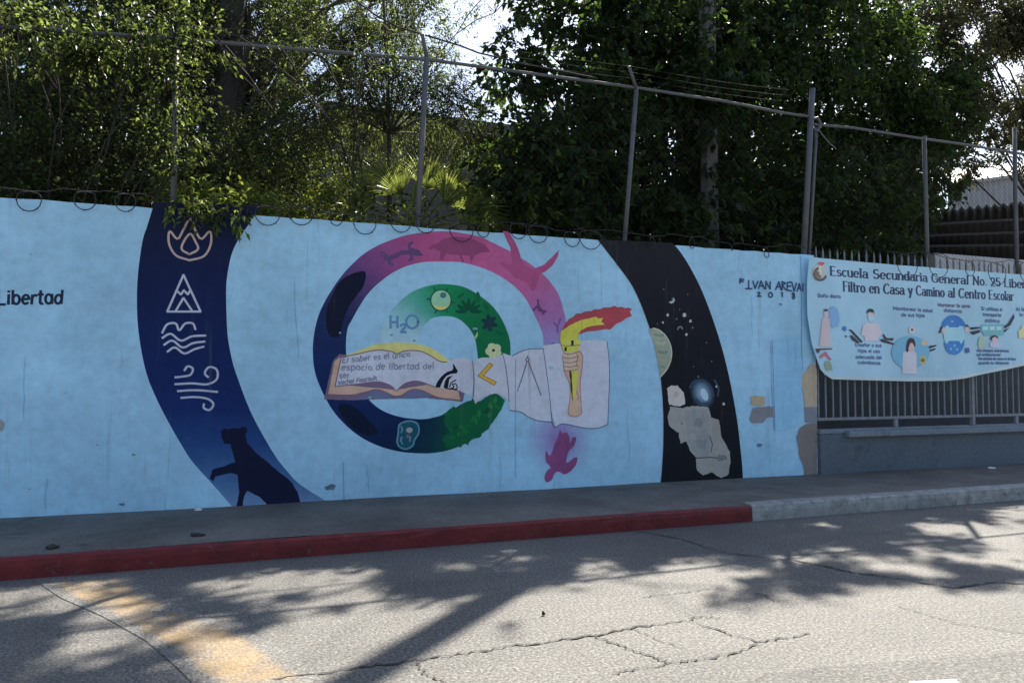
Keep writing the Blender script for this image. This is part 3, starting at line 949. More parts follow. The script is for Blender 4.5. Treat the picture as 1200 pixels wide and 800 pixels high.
wall_poly('painted_page', z4([(835, 55), (880, 68), (920, 48), (960, 36), (1026, 34), (1042, 150), (1056, 260), (1067, 377), (1030, 375), (1000, 370), (955, 352), (920, 330), (870, 322), (862, 220), (850, 120)]), S(150, 160, 184), scroll)
tp = wall_poly('painted_page', zF([(-18, 275), (30, 267), (75, 262), (140, 252), (200, 245), (290, 240), (356, 250), (366, 340), (370, 420), (364, 600), (360, 735), (335, 748), (300, 757), (230, 757), (170, 745), (110, 733), (80, 735), (52, 752), (30, 660), (15, 560), (0, 430)]), S(154, 164, 190), scroll)
wall_lines('painted_outline', [z4([(695, 92), (702, 180), (698, 260)]), z4([(836, 60), (850, 120), (862, 220), (866, 282)]), z4([(1026, 34), (1042, 150), (1056, 260), (1067, 377), (1082, 404)]), zF([(55, 752), (80, 735), (110, 733), (170, 745), (230, 757), (300, 757), (360, 735)]), zF([(356, 250), (370, 420), (360, 735)]), z4([(870, 322), (920, 330), (955, 352), (1000, 370), (1067, 377)]), z4([(880, 68), (920, 48), (960, 36), (1026, 34)])], 0.010, LINE, scroll, True)
QU = S(18, 22, 34)
wall_poly('painted_quill', zE([(838, 502), (855, 465), (872, 438), (895, 412), (925, 392), (958, 382), (966, 372), (962, 334), (978, 352), (1000, 388), (988, 405), (945, 408), (918, 424), (896, 450), (882, 480), (872, 505)]), QU, scroll)
wall_poly('painted_quill', zE([(896, 502), (908, 460), (926, 432), (962, 418), (938, 450), (930, 505)]), QU, scroll)
wall_lines('painted_quill', [zE([(940, 500), (952, 470), (985, 450)]), zE([(945, 512), (970, 500), (960, 480), (985, 480), (992, 512), (955, 514)]), zE([(905, 505), (940, 512), (990, 516)])], 0.014, QU, scroll, True)
wall_poly('painted_set_square', z4([(775, 100), (790, 111), (746, 160), (806, 189), (796, 206), (719, 161)]), S(172, 138, 66), scroll)
wall_lines('painted_outline', [z4([(775, 100), (790, 111), (746, 160), (806, 189), (796, 206), (719, 161), (775, 100)])], 0.009, S(120, 90, 52), scroll)
wall_lines('painted_compasses', [z4([(950, 94), (928, 165), (905, 232)]), z4([(955, 94), (985, 170), (1015, 252)]), z4(ell(952, 85, 8, 8, 12) + [(960, 85)]), z4([(952, 77), (952, 66)])], 0.014, S(84, 88, 104), scroll)
torch = wall_poly('painted_torch', zF([(132, 418), (184, 418), (178, 520), (168, 570), (158, 622), (150, 560), (140, 480)]), S(186, 168, 78))
torch['label'] = 'hand raising a yellow torch with a streaming red flame'
wall_poly('painted_flame', zF([(92, 185), (112, 148), (135, 116), (160, 104), (178, 86), (205, 86), (222, 76), (262, 72), (285, 62), (318, 60), (340, 50), (368, 52), (400, 40), (415, 50), (440, 48), (462, 56), (482, 52), (502, 60), (490, 78), (502, 100), (470, 112), (440, 135), (410, 146), (375, 180), (340, 178), (290, 186), (240, 192), (200, 204), (180, 214), (150, 204)]), S(132, 60, 72), torch)
wall_poly('painted_flame', zF([(80, 246), (84, 190), (110, 174), (135, 158), (165, 142), (205, 124), (250, 116), (292, 103), (302, 116), (333, 114), (322, 134), (342, 152), (290, 156), (240, 166), (205, 184), (190, 200), (186, 246)]), S(190, 164, 74), torch)
hand = wall_poly('painted_hand', zF([(98, 308), (140, 318), (186, 300), (206, 306), (213, 340), (210, 400), (203, 450), (198, 500), (200, 560), (205, 640), (206, 670), (196, 684), (170, 690), (145, 687), (128, 672), (130, 640), (138, 590), (136, 500), (124, 460), (108, 430), (100, 370), (93, 335)]), S(168, 142, 134), torch)
wall_poly('painted_torch_stem', zF([(132, 416), (184, 416), (180, 500), (170, 560), (158, 622), (150, 560), (142, 490)]), S(186, 168, 78), torch)
wall_poly('painted_torch_cup', zF([(80, 245), (140, 238), (200, 238), (199, 272), (186, 304), (140, 316), (100, 310), (90, 280)]), S(190, 172, 86), torch)
wall_poly('painted_mark', zF([(145, 243), (160, 243), (160, 276), (145, 276)]), S(40, 38, 40), torch)
wall_poly('painted_mark', zF([(106, 282), (120, 282), (120, 306), (106, 308)]), S(40, 38, 40), torch)
wall_poly('painted_mark', zF([(134, 418), (147, 418), (152, 520), (158, 616), (150, 580), (140, 490)]), S(54, 44, 44), torch)
for k, yy in enumerate((318, 344, 370, 394)):
    wall_poly('painted_finger', zF([(100 + k, yy), (175, yy - 6), (188, yy + 3), (186, yy + 20), (172, yy + 24), (104 + k, yy + 26), (96 + k, yy + 14)]), S(176, 152, 146), torch, 1)
wall_lines('painted_outline', [zF([(102, y_ + 1), (140, y_ + 5), (184, y_ - 6)]) for y_ in (318, 344, 370, 395, 418)] + [zF([(186, 306), (212, 330), (210, 400), (203, 450), (198, 500), (205, 640), (206, 672), (170, 690), (128, 672), (138, 590), (136, 500), (108, 430), (94, 335)]), zF([(84, 272), (140, 276), (199, 270)]), zF([(175, 320), (186, 340), (176, 380), (188, 400)]), zF([(80, 245), (90, 280), (100, 310)]), zF([(180, 540), (188, 580), (178, 590)])], 0.010, S(124, 92, 86), torch, True)
zK = lambda p: zc(p, 620, 490, 10.0)
turtle = wall_poly('painted_turtle', zK([(362, 130), (376, 168), (402, 172), (440, 160), (462, 190), (470, 230), (476, 290), (500, 252), (512, 222), (532, 214), (552, 230), (545, 270), (530, 310), (505, 345), (470, 370), (452, 420), (440, 465), (430, 522), (470, 505), (500, 480), (530, 458), (566, 454), (560, 500), (545, 545), (510, 590), (480, 622), (445, 645), (408, 652), (370, 630), (340, 620), (310, 628), (288, 655), (268, 710), (245, 735), (205, 748), (182, 725), (178, 690), (190, 640), (215, 605), (252, 578), (230, 545), (208, 520), (194, 480), (188, 430), (192, 395), (206, 380), (222, 415), (244, 442), (262, 410), (275, 370), (296, 310), (328, 240), (345, 190)]), S(104, 60, 106))
turtle['label'] = 'purple turtle in a lilac halo'
wall_lines('painted_outline', [zK([(360, 200), (420, 260), (450, 330), (420, 430), (380, 520)])], 0.012, S(84, 56, 98), turtle, True)

# ---- right black ribbon with planet, stars, galaxy and peeled paint
zC = lambda p: zc(p, 700, 270, 2.4233)
zD = lambda p: zc(p, 740, 320, 3.2)
spL = zC([(0, 26), (50, 90), (100, 160), (135, 240), (160, 320), (178, 410), (186, 500), (187, 600), (182, 690), (178, 726)])
spR = zC([(213, 36), (230, 55), (260, 100), (300, 180), (340, 290), (370, 400), (395, 530), (408, 640), (412, 690), (413, 712)])
space = wall_strip('painted_ribbon', spL, spR, [(0, S(26, 28, 36)), (.5, S(18, 21, 31)), (1, S(17, 20, 28))], 70, 5)
space['label'] = 'black ribbon with planet, stars and peeled patches'
planet = wall_poly('painted_planet', zD([(62, 209), (80, 206), (104, 214), (128, 236), (145, 268), (150, 298), (146, 328), (132, 360), (106, 391), (103, 360), (98, 330), (90, 290), (78, 246)]), S(116, 128, 124), space)
for k, (yy, c) in enumerate(((232, S(96, 112, 112)), (262, S(128, 138, 130)), (296, S(90, 108, 106)), (325, S(122, 134, 124)), (352, S(100, 116, 110)))):
    xl = 76 + (yy - 232) * 0.21
    wall_poly('painted_planet_belt', zD([(xl + 4, yy - 8), (xl + 30, yy - 2), (136 - abs(yy - 298) * .14, yy - 8), (134 - abs(yy - 298) * .16, yy + 4), (xl + 30, yy + 8), (xl + 7, yy + 2)]), c, planet, 1)
wall_lines('painted_outline', [zD([(80, 206), (104, 214), (128, 236), (145, 268), (150, 298), (146, 328), (132, 360), (106, 391)])], 0.014, S(148, 156, 148), planet, True)
wall_poly('painted_moon', zD([(158, 90), (162, 102), (156, 112), (146, 114), (138, 108), (148, 106), (155, 100)]), S(128, 142, 156), space)
STAR = S(140, 146, 150)
for x, y, r in ((198, 157, 7), (220, 180, 5), (135, 157, 5), (205, 230, 4.5), (117, 185, 3.5), (168, 172, 3), (345, 490, 5), (152, 96, 2.5), (180, 136, 2), (228, 205, 3), (318, 424, 4), (250, 388, 3), (232, 350, 2), (96, 190, 2), (300, 330, 2), (280, 260, 2), (120, 60, 2), (210, 80, 2), (180, 470, 3)):
    wall_poly('painted_star', zD(ell(x, y, r, r * 1.2, 10)), STAR if r > 3 else S(92, 98, 108), space)
wall_lines('painted_star', [zD([(172, 212), (176, 203), (186, 202), (190, 210)])], 0.018, S(98, 104, 108), space, True)
glow('painted_galaxy', *zD([(265, 450)])[0], 46 / 3.2, 62 / 3.2, S(104, 136, 172), S(19, 22, 32), space, rot=-20)
wall_lines('painted_galaxy_arm', [zD([(218, 430), (228, 410), (250, 402), (280, 410), (300, 432), (306, 462)]), zD([(310, 400), (325, 430), (322, 460)]), zD([(240, 470), (262, 488), (290, 486)])], 0.026, S(42, 58, 82), space, True)
wall_poly('painted_galaxy_core', zD(ell(272, 455, 13, 24, 16, rot=-20)), S(136, 162, 188), space, 1)
peel = wall_poly('peeled_patch', zD([(145, 500), (190, 506), (198, 502), (240, 498), (290, 503), (296, 540), (326, 548), (336, 610), (352, 640), (368, 670), (370, 710), (362, 756), (335, 768), (300, 746), (268, 756), (244, 738), (240, 692), (216, 662), (206, 630), (182, 638), (176, 600), (140, 570), (134, 540)]), S(120, 124, 130), space, jitter=0.006)
wall_poly('peeled_patch', zD([(132, 432), (150, 421), (172, 421), (196, 446), (201, 490), (178, 500), (140, 492)]), S(152, 152, 158), space, jitter=0.005)
wall_poly('peeled_patch', zD([(200, 512), (286, 508), (292, 620), (296, 688), (250, 690), (210, 630)]), S(112, 118, 128), space, jitter=0.005)
wall_poly('peeled_patch', zD([(298, 545), (328, 556), (334, 612), (312, 616), (300, 600)]), S(118, 120, 122), space, jitter=0.005)
wall_lines('scratch', [zD([(240, 692), (300, 690), (356, 694)]), zD([(292, 610), (302, 640), (298, 668)]), zD([(184, 560), (190, 566)])], 0.012, S(40, 42, 48), space)

# ---- small scuffs, chips and hairline cracks in the render
for k in range(22):
    x, y = rng.uniform(5, 930), 0
    if 160 < x < 350: continue
    t0, t1 = 240 + x * 0.0713, 600 - x * 0.0553
    y = t0 + (t1 - t0) * rng.random() ** 0.6
    r = rng.uniform(1.0, 3.4)
    wall_poly('scuff', [(x + r * rng.uniform(.5, 1.4) * math.cos(a), y + r * 0.7 * rng.uniform(.4, 1.3) * math.sin(a)) for a in [i * 0.785 for i in range(8)]], rng.choice((S(72, 98, 122), S(126, 150, 172), S(92, 122, 150), S(118, 122, 128))), jitter=0.002)
for (x, y, L) in ((30, 420, 70), (345, 330, 90), (735, 480, 60), (880, 345, 50), (55, 560, 36), (430, 545, 34), (585, 535, 36)):
    q, pts = 0, []
    for i in range(7):
        pts.append((x + q, y + L * i / 6)); q += rng.uniform(-1.6, 1.6)
    wall_lines('hairline_crack', [pts], 0.004, S(88, 126, 162))
for (x, y, r, c) in ((186, 545, 16, (118, 122, 126)), (250, 560, 18, (98, 104, 112)), (262, 640, 22, (100, 108, 118)), (335, 690, 16, (94, 98, 104)), (300, 735, 15, (120, 124, 128)), (230, 610, 14, (122, 128, 134)), (165, 455, 12, (138, 138, 144))):
    wall_poly('peeled_patch', zD([(x + r * rng.uniform(.6, 1.3) * math.cos(a), y + r * rng.uniform(.6, 1.3) * math.sin(a)) for a in [i * 0.628 for i in range(10)]]), S(*c), space, jitter=0.006)

# ---- patched plaster on the right end
zL = lambda p: zc(p, 860, 420, 5.3333)
CREAM = S(134, 128, 118)
wall_poly('plaster_patch', zL([(100, 240), (130, 231), (188, 236), (192, 282), (170, 298), (112, 290)]), CREAM, jitter=0.006)
wall_poly('plaster_patch', zL([(105, 345), (118, 310), (150, 304), (220, 298), (345, 300), (354, 380), (330, 402), (280, 402), (250, 366), (210, 364), (180, 402), (110, 402), (97, 380)]), S(98, 102, 116), jitter=0.006)
edge_x = 517
wall_poly('plaster_patch', zL([(374, 110), (410, 92), (450, 86), (466, 50), (484, 30), (505, 40), (edge_x, 80), (edge_x, 302), (440, 302), (432, 200), (384, 160)]), S(136, 130, 122), jitter=0.006)
wall_poly('plaster_patch', zL([(440, 303), (edge_x, 303), (edge_x, 402), (444, 400)]), S(96, 104, 122), jitter=0.003)
wall_poly('plaster_patch', zL([(edge_x, 404), (470, 404), (440, 410), (405, 440), (388, 500), (405, 560), (402, 590), (412, 622), (436, 682), (436, 745), (edge_x, 745)]), S(94, 93, 98), jitter=0.006)
wall_poly('plaster_patch', [(-8, 489), (2, 491), (5, 497), (3, 505), (-8, 506)], S(112, 118, 128), jitter=0.006)
wall_poly('plaster_patch', zB([(760, 680), (775, 672), (787, 676), (780, 686), (765, 688)]), S(66, 86, 104), jitter=0.006)
pk = wall_poly('repainted_panel', [(905, 398), (936, 394), (940, 430), (938, 470), (934, 500), (908, 505)], S(107, 151, 194), jitter=0.003)
wall_lines('painted_signature', [zc(s, 850, 300, 10) for s in ([(168, 265), (168, 320)], [(168, 268), (215, 278)], [(168, 292), (208, 300)],
    [(270, 285), (270, 380)], [(232, 382), (310, 382)], [(318, 290), (345, 382), (378, 295)], [(385, 385), (415, 290), (455, 385)], [(398, 350), (440, 352)], [(470, 388), (470, 295), (522, 388), (522, 300)],
    [(585, 395), (625, 300), (650, 400)], [(600, 360), (640, 362)], [(662, 400), (662, 300), (700, 318), (664, 345), (710, 402)], [(770, 305), (722, 312), (722, 400), (775, 410)], [(722, 355), (765, 352)], [(775, 305), (802, 415), (830, 315)], [(835, 415), (862, 320), (885, 415)], [(845, 380), (878, 380)], [(905, 325), (902, 415)],
    [(372, 432), (395, 425), (402, 440), (375, 472), (418, 470)], ell(526, 455, 22, 28, 14) + [(548, 455)], [(650, 432), (664, 425), (664, 480)], [(795, 430), (778, 445), (812, 478), (795, 505), (780, 480), (808, 450), (795, 430)])], 0.020, S(40, 58, 92))
wall_lines('crease', [[(938, 300), (939, 350), (939, 400), (940, 432)], [(903, 400), (904, 450), (907, 505)]], 0.010, S(84, 126, 168))
wall_lines('crease', [[(402, 540), (403, 586)], [(604, 420), (604, 560)]], 0.006, S(84, 122, 160))

# ------------------------------------------------------------------ low wall with railing
LX0, LX1 = WX1 + 0.004, 19.0
lw = empty('low_wall', (LX0, D, PV), 'low grey rendered wall with a concrete ledge under the railing', 'wall')
bm = bmesh.new(); add_box(bm, LX0, LX1, D - 0.06, D + 0.14, 0.0, 0.70, 0.006)
new_obj('wall_body', bm, GREY_WALL, lw)
bm = bmesh.new(); add_box(bm, LX0 + 0.42, LX1, D - 0.16, D - 0.062, 0.655, 0.735, 0.012)
new_obj('ledge', bm, LEDGE, lw)
bm = bmesh.new(); add_box(bm, LX0, LX1, D - 0.055, D + 0.135, 0.703, 0.765, 0.01)
new_obj('coping', bm, LEDGE, lw)

rail = empty('railing', (LX0, D + 0.03, 0.765), 'grey steel bar railing with pointed tops behind the school banner', 'railing')
RY = D + 0.03
bmr = bmesh.new(); add_box(bmr, LX0, LX1, RY - 0.02, RY + 0.02, 0.885, 0.925, 0.004)
new_obj('bottom_rail', bmr, DARK_STEEL, rail)
bmr = bmesh.new(); add_box(bmr, LX0, LX1, RY - 0.02, RY + 0.02, 3.06, 3.10, 0.004)
new_obj('top_rail', bmr, DARK_STEEL, rail)
def bar_mesh():
    bm = bmesh.new()
    w = 0.0095
    zs = [0.9, 3.24]
    rows = []
    for z in zs:
        rows.append([bm.verts.new((sx * w, sy * w, z)) for sx, sy in ((-1, -1), (1, -1), (1, 1), (-1, 1))])
    tip = bm.verts.new((0, 0, 3.32))
    for k in range(4):
        bm.faces.new((rows[0][k], rows[0][(k + 1) % 4], rows[1][(k + 1) % 4], rows[1][k]))
        bm.faces.new((rows[1][k], rows[1][(k + 1) % 4], tip))
    bm.faces.new(rows[0][::-1])
    me = bpy.data.meshes.new('bar'); bm.to_mesh(me); bm.free()
    me.materials.append(DARK_STEEL)
    return me
bar_me = bar_mesh()
x = LX0 + 0.05
while x < LX1:
    o = bpy.data.objects.new('bar', bar_me)
    o.parent = rail
    o.location = (x - rail.location.x, RY - rail.location.y, -0.765 + rng.uniform(-0.012, 0.012))
    o.rotation_euler = (0, rng.uniform(-.004, .004), 0)
    COL.objects.link(o)
    x += 0.133
for x in (10.95, 14.0, 17.0):
    bmr = bmesh.new(); add_box(bmr, x - 0.028, x + 0.028, RY - 0.03, RY + 0.03, 0.766, 3.13, 0.004)
    new_obj('post', bmr, DARK_STEEL, rail)
for x in (11.9, 12.9, 9.4):
    bmr = bmesh.new(); add_box(bmr, x - 0.03, x + 0.03, RY - 0.018, RY + 0.018, 0.766, 0.884)
    new_obj('foot', bmr, DARK_STEEL, rail)

# ------------------------------------------------------------------ banner
def bn_y(X, Z):
    return D - 0.075 - 0.012 * math.sin(X * 4.1 + Z * 2.3) - 0.003 * math.sin(X * 8 - Z * 5) - 0.018 * max(0.0, 1.9 - Z) * (1 + math.sin(X * 3.1))
BX = 13.6
tops = [wp(943, 302), wp(958, 303.5), wp(1000, 307), wp(1045, 311.5), wp(1080, 313.5), wp(1130, 318), wp(1190, 322), (12.8, 3.10), (BX, 3.11)]
tops = [(max(a, 7.70), b) for a, b in tops]
bots = [wp(956.5, 430), wp(962, 437), wp(970, 442.5), wp(1000, 443.5), wp(1060, 445), wp(1100, 444.5), wp(1125, 441.5), wp(1160, 434), wp(1200, 425.5), (12.9, 1.66), (BX, 1.70)]
NU, NV = 170, 44
T_ = resample([(a, b) for a, b in tops], NU)
B_ = resample([(a, b) for a, b in bots], NU)
left_edge = resample([wp(943, 302), wp(941, 330), wp(942, 370), wp(947, 402), wp(956.5, 430)], NV)
BV = []
for i in range(NU):
    for j in range(NV):
        v = j / (NV - 1)
        p = T_[i] * (1 - v) + B_[i] * v
        k = max(0, 1 - i / 19.0)
        base = T_[0] * (1 - v) + B_[0] * v
        p = p + (left_edge[j] - base) * k
        BV.append((p[0], bn_y(p[0], p[1]), p[1]))
BFc = [(i * NV + j, i * NV + j + 1, (i + 1) * NV + j + 1, (i + 1) * NV + j) for i in range(NU - 1) for j in range(NV - 1)]
def make_vinyl():
    m, nt, b = base_mat('banner_vinyl', 0.42)
    p = geo_pos(nt)
    at = node(nt, 'ShaderNodeAttribute', attribute_name='paint')
    c = mixc(nt, at.outputs['Color'], ramp(nt, noise(nt, p, 2.2, 4), [(0.3, 0.92), (0.7, 1.06)]), 1.0, 'MULTIPLY')
    nt.links.new(c, b.inputs['Base Color'])
    bump(nt, b, noise(nt, scaled(nt, p, (1.2, 1, 0.5)), 3.0, 3), 0.35, 0.06)
    return m
VINYL = make_vinyl()
BAN = S(122, 160, 206)
banner = empty('banner', (9.9, D - 0.08, 1.6), 'light blue printed school banner tied over the railing, lower edge lifted at right', 'banner')
def ban_attr(o, cols): paint_attr(o, cols)
sheet_o = mesh_np('sheet', BV, BFc, VINYL, banner, True)
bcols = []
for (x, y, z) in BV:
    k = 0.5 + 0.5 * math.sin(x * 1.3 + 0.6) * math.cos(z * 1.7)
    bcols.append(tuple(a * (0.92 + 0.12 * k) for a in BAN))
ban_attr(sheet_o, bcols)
# hem: a pale folded border along the bottom
hv, hf = [], []
for i in range(NU):
    p = np.array(BV[i * NV + NV - 1])
    for k, dz in enumerate((-0.02, 0.03)):
        hv.append((p[0], p[1] - 0.006, p[2] + dz))
for i in range(NU - 1):
    hf.append((2 * i, 2 * i + 2, 2 * i + 3, 2 * i + 1))
ban_attr(mesh_np('hem', hv, hf, VINYL, banner), [S(138, 160, 178)] * len(hv))

_bl = [0]
def b_off():
    _bl[0] += 1
    return 0.0014 + 0.00008 * _bl[0]
def ban_poly(name, px, col, smooth_iter=0, parent=None):
    pts = np.array([wp(*p) for p in px])
    if smooth_iter: pts = chaikin(pts, smooth_iter)
    pts = densify(pts, 0.05)
    off = b_off()
    F2 = [Vector((p[0], 0, p[1])) for p in pts]
    bm = bmesh.new()
    vs = [bm.verts.new(p) for p in F2]
    for t in face_out(F2, tessellate_polygon([F2])):
        try: bm.faces.new([vs[i] for i in t])
        except ValueError: pass
    for _ in range(6):
        es = [e for e in bm.edges if e.calc_length() > 0.03]
        if not es: break
        bmesh.ops.subdivide_edges(bm, edges=es, cuts=1)
        bmesh.ops.triangulate(bm, faces=[f for f in bm.faces if len(f.verts) > 3])
    for v in bm.verts:
        v.co.y = bn_y(v.co.x, v.co.z) - off
    o = new_obj(name, bm, VINYL, parent or sheet_o)
    ban_attr(o, [col] * len(o.data.vertices))
    return o
def ban_strokes(name, strokes, width, col, pen=False, parent=None):
    off = b_off() + 0.0002; _bl[0] += 3
    V, Fc = ribbon_geo(strokes, width, 0.0, pen)
    V = [(x, bn_y(x, z) - off + y, z) for x, y, z in V]
    o = mesh_np(name, V, Fc, VINYL, parent or sheet_o)
    if 'lettering' in name: o['kind'] = 'stuff'
    ban_attr(o, [col] * len(V))
    return o
def ban_text(s, a_px, b, h_px, width, col, serif=True):
    p0 = wp(*a_px); p1 = wp(*b) if b[0] > 100 else b
    h = abs(wp(a_px[0], a_px[1] - h_px)[1] - p0[1])
    st = text_strokes(s, p0, p1, h, serif)
    st = [resample(q, max(2, min(20, len(q)))) for q in st]
    ban_strokes('printed_lettering', st, width, col, serif)
NAVY = S(26, 38, 74)
T1 = 'Escuela Secundaria General No. 25 Libertad'
p0 = np.array(wp(967.5, 323.5)); pL = np.array(wp(1172, 336.5))
def adv(s): return sum(GL[ACC.get(c, c)][0] + .055 for c in s)
fr = adv(T1[:-8]) / adv(T1)
ban_text(T1, (967.5, 323.5), tuple(p0 + (pL - p0) / fr), 10.6, 0.032, NAVY)
ban_text('Filtro en Casa y Camino al Centro Escolar', (983, 341.8), (1184, 352.8), 11.4, 0.031, NAVY)
CAP = S(58, 78, 124)
zN = lambda p: zc(p, 940, 295, 8.892)
zO = lambda p: zc(p, 1070, 295, 8.892)
zP = lambda p: zc(p, 940, 360, 8.892)
zQ = lambda p: zc(p, 1070, 360, 8.892)
def cap(s, a, b, h=28, col=CAP): ban_text(s, a, b, h / 8.892, 0.0135, col, False)
cap('Baño diario', zN([(115, 478)])[0], zN([(358, 490)])[0], 36)
cap('Enseñar a sus', zP([(500, 408)])[0], zP([(790, 415)])[0], 34)
cap('hijos el uso', zP([(528, 470)])[0], zP([(770, 475)])[0], 34)
cap('adecuado del', zP([(505, 533)])[0], zP([(788, 540)])[0], 34)
cap('cubrebocas', zP([(525, 588)])[0], zP([(770, 598)])[0], 34)
cap('Monitorear la salud', zN([(905, 608)])[0], zO([(158, 634)])[0], 34)
cap('de sus hijos', zN([(985, 676)])[0], zO([(72, 684)])[0], 34)
cap('Mantener la sana', zO([(215, 572)])[0], zO([(550, 586)])[0], 34, S(74, 72, 112))
cap('distancia', zO([(278, 628)])[0], zO([(470, 640)])[0], 34)
cap('Si utilizas el', zO([(655, 612)])[0], zO([(882, 622)])[0], 34)
cap('transporte', zO([(672, 672)])[0], zO([(868, 680)])[0], 34)
cap('público', zO([(694, 732)])[0], zO([(850, 742)])[0], 34)
cap('Al llegar a', zO([(1030, 618)])[0], zO([(1230, 626)])[0], 34)
cap('la escuela', zO([(1065, 672)])[0], zO([(1240, 680)])[0], 34)
cap('Usa siempre cubrebocas', zQ([(622, 462)])[0], zQ([(938, 466)])[0], 24)
cap('gel antibacterial', zQ([(622, 504)])[0], zQ([(855, 508)])[0], 24)
cap('No saludes de mano ni de beso', zQ([(640, 546)])[0], zQ([(1015, 550)])[0], 24)
cap('guarda tu distancia', zQ([(640, 590)])[0], zQ([(940, 592)])[0], 24)
# emblem
ban_poly('printed_emblem', zN(ell(132, 228, 72, 88, 24)), S(152, 150, 150))
ban_poly('printed_emblem', zN(ell(132, 228, 58, 72, 24)), S(136, 146, 158))
ban_strokes('printed_emblem', [np.array([wp(*q) for q in zN(ell(138, 240, 62, 62, 18, 20, 250))])], 0.035, S(62, 64, 78))
ban_poly('printed_emblem', zN([(80, 200), (120, 215), (140, 245), (150, 285), (110, 280), (84, 250)]), S(92, 84, 76))
ban_poly('printed_emblem', zN([(128, 150), (150, 150), (160, 200), (150, 255), (132, 250), (126, 200)]), S(168, 162, 152))
ban_poly('printed_emblem', zN([(112, 125), (140, 114), (188, 120), (180, 140), (160, 155), (130, 150)]), S(150, 72, 82))
# first panel: shower figure
SK = S(156, 150, 168); TEAL = S(84, 138, 176); BL2 = S(80, 124, 180)
ban_poly('printed_panel', zN([(240, 560), (335, 600), (340, 780), (250, 800), (225, 660)]), S(96, 138, 188), 1)
ban_poly('printed_figure', zP([(176, 40), (222, 40), (226, 80), (218, 110), (236, 130), (244, 250), (256, 410), (140, 410), (150, 250), (160, 130), (182, 110)]), SK)
ban_poly('printed_hair', zP([(175, 25), (214, 24), (218, 46), (180, 50)]), S(40, 44, 62))
ban_poly('printed_shoe', zP([(100, 432), (270, 428), (268, 440), (150, 448), (135, 480), (112, 470)]), S(58, 52, 70))
ban_poly('printed_shoe', zP([(150, 500), (205, 460), (262, 545), (245, 556), (196, 500), (160, 536), (140, 525)]), S(146, 84, 108))
ban_poly('printed_shoe', zP([(200, 560), (240, 560), (262, 600), (272, 655), (210, 660), (190, 600)]), S(108, 128, 120))
ban_poly('printed_drop', zP([(365, 210), (395, 195), (412, 225), (405, 250), (372, 252)]), S(44, 92, 160), 1)
# second panel: man with a mask
ban_poly('printed_face', zP([(640, 60), (705, 60), (710, 110), (690, 150), (675, 158), (655, 148), (638, 110)]), S(162, 146, 156), 1)
ban_poly('printed_hair', zP([(624, 70), (632, 38), (650, 22), (680, 18), (702, 32), (714, 74), (694, 54), (650, 54)]), S(24, 26, 42))
ban_poly('printed_mask', zP([(640, 100), (675, 94), (708, 102), (700, 140), (675, 152), (648, 140)]), S(128, 166, 200))
ban_poly('printed_figure', zP([(588, 186), (640, 164), (675, 172), (716, 164), (768, 188), (792, 290), (758, 304), (744, 352), (606, 352), (598, 300), (560, 292)]), S(158, 156, 178))
# dashed arrows
BLK = S(26, 28, 46)
for q in ([(430, 232), (462, 238), (582, 362), (560, 372), (500, 310)], [(438, 296), (470, 298), (545, 370), (535, 380), (470, 348)], [(395, 296), (412, 300), (412, 318), (396, 312)],
          [(766, 346), (790, 330), (915, 378), (905, 392), (800, 366)], [(795, 285), (812, 282), (838, 322), (915, 324), (900, 350), (820, 340)]):
    ban_poly('printed_arrow', zP(q), BLK)
for q in ([(535, 226), (560, 210), (640, 208), (645, 222), (570, 236)], [(548, 258), (640, 238), (645, 262), (580, 290), (560, 280)], [(882, 205), (930, 175), (1002, 72), (1006, 110), (960, 190), (900, 225)], [(880, 240), (930, 225), (965, 200), (890, 270)],
          [(68, 430), (120, 402), (186, 394), (180, 408), (110, 432), (72, 452)], [(60, 470), (130, 440), (178, 428), (170, 446), (120, 462), (66, 500)], [(232, 208), (262, 198), (255, 228), (240, 240), (232, 275), (208, 268), (225, 240)], [(480, 190), (520, 182), (540, 210), (515, 215)]):
    ban_poly('printed_arrow', zQ(q), BLK)
# third panel: woman in a teal circle
ban_poly('printed_disc', zP(ell(1078, 470, 190, 170, 26)), S(86, 140, 178))
ban_poly('printed_figure', zP([(1010, 470), (1045, 450), (1110, 450), (1142, 480), (1145, 640), (1150, 695), (1000, 690), (1005, 600)]), S(152, 160, 184))
ban_poly('printed_face', zP(ell(1086, 410, 36, 56, 18)), S(164, 146, 156))
ban_poly('printed_hair', zP([(1032, 465), (1038, 380), (1050, 335), (1085, 316), (1120, 338), (1132, 400), (1118, 420), (1108, 380), (1080, 368), (1062, 420), (1064, 470)]), S(34, 28, 52), 1)
ban_poly('printed_badge', zP(ell(1090, 240, 34, 36, 18)), S(160, 156, 170))
ban_poly('printed_badge', zP(ell(1092, 238, 13, 14, 12)), S(60, 50, 76))
ban_poly('printed_badge', zQ(ell(64, 372, 34, 26, 14)), S(160, 146, 128))
ban_poly('printed_badge', zQ([(20, 510), (78, 512), (74, 588), (26, 596)]), S(150, 142, 92))
ban_poly('printed_badge', zQ(ell(46, 552, 18, 20, 12)), S(86, 82, 70))
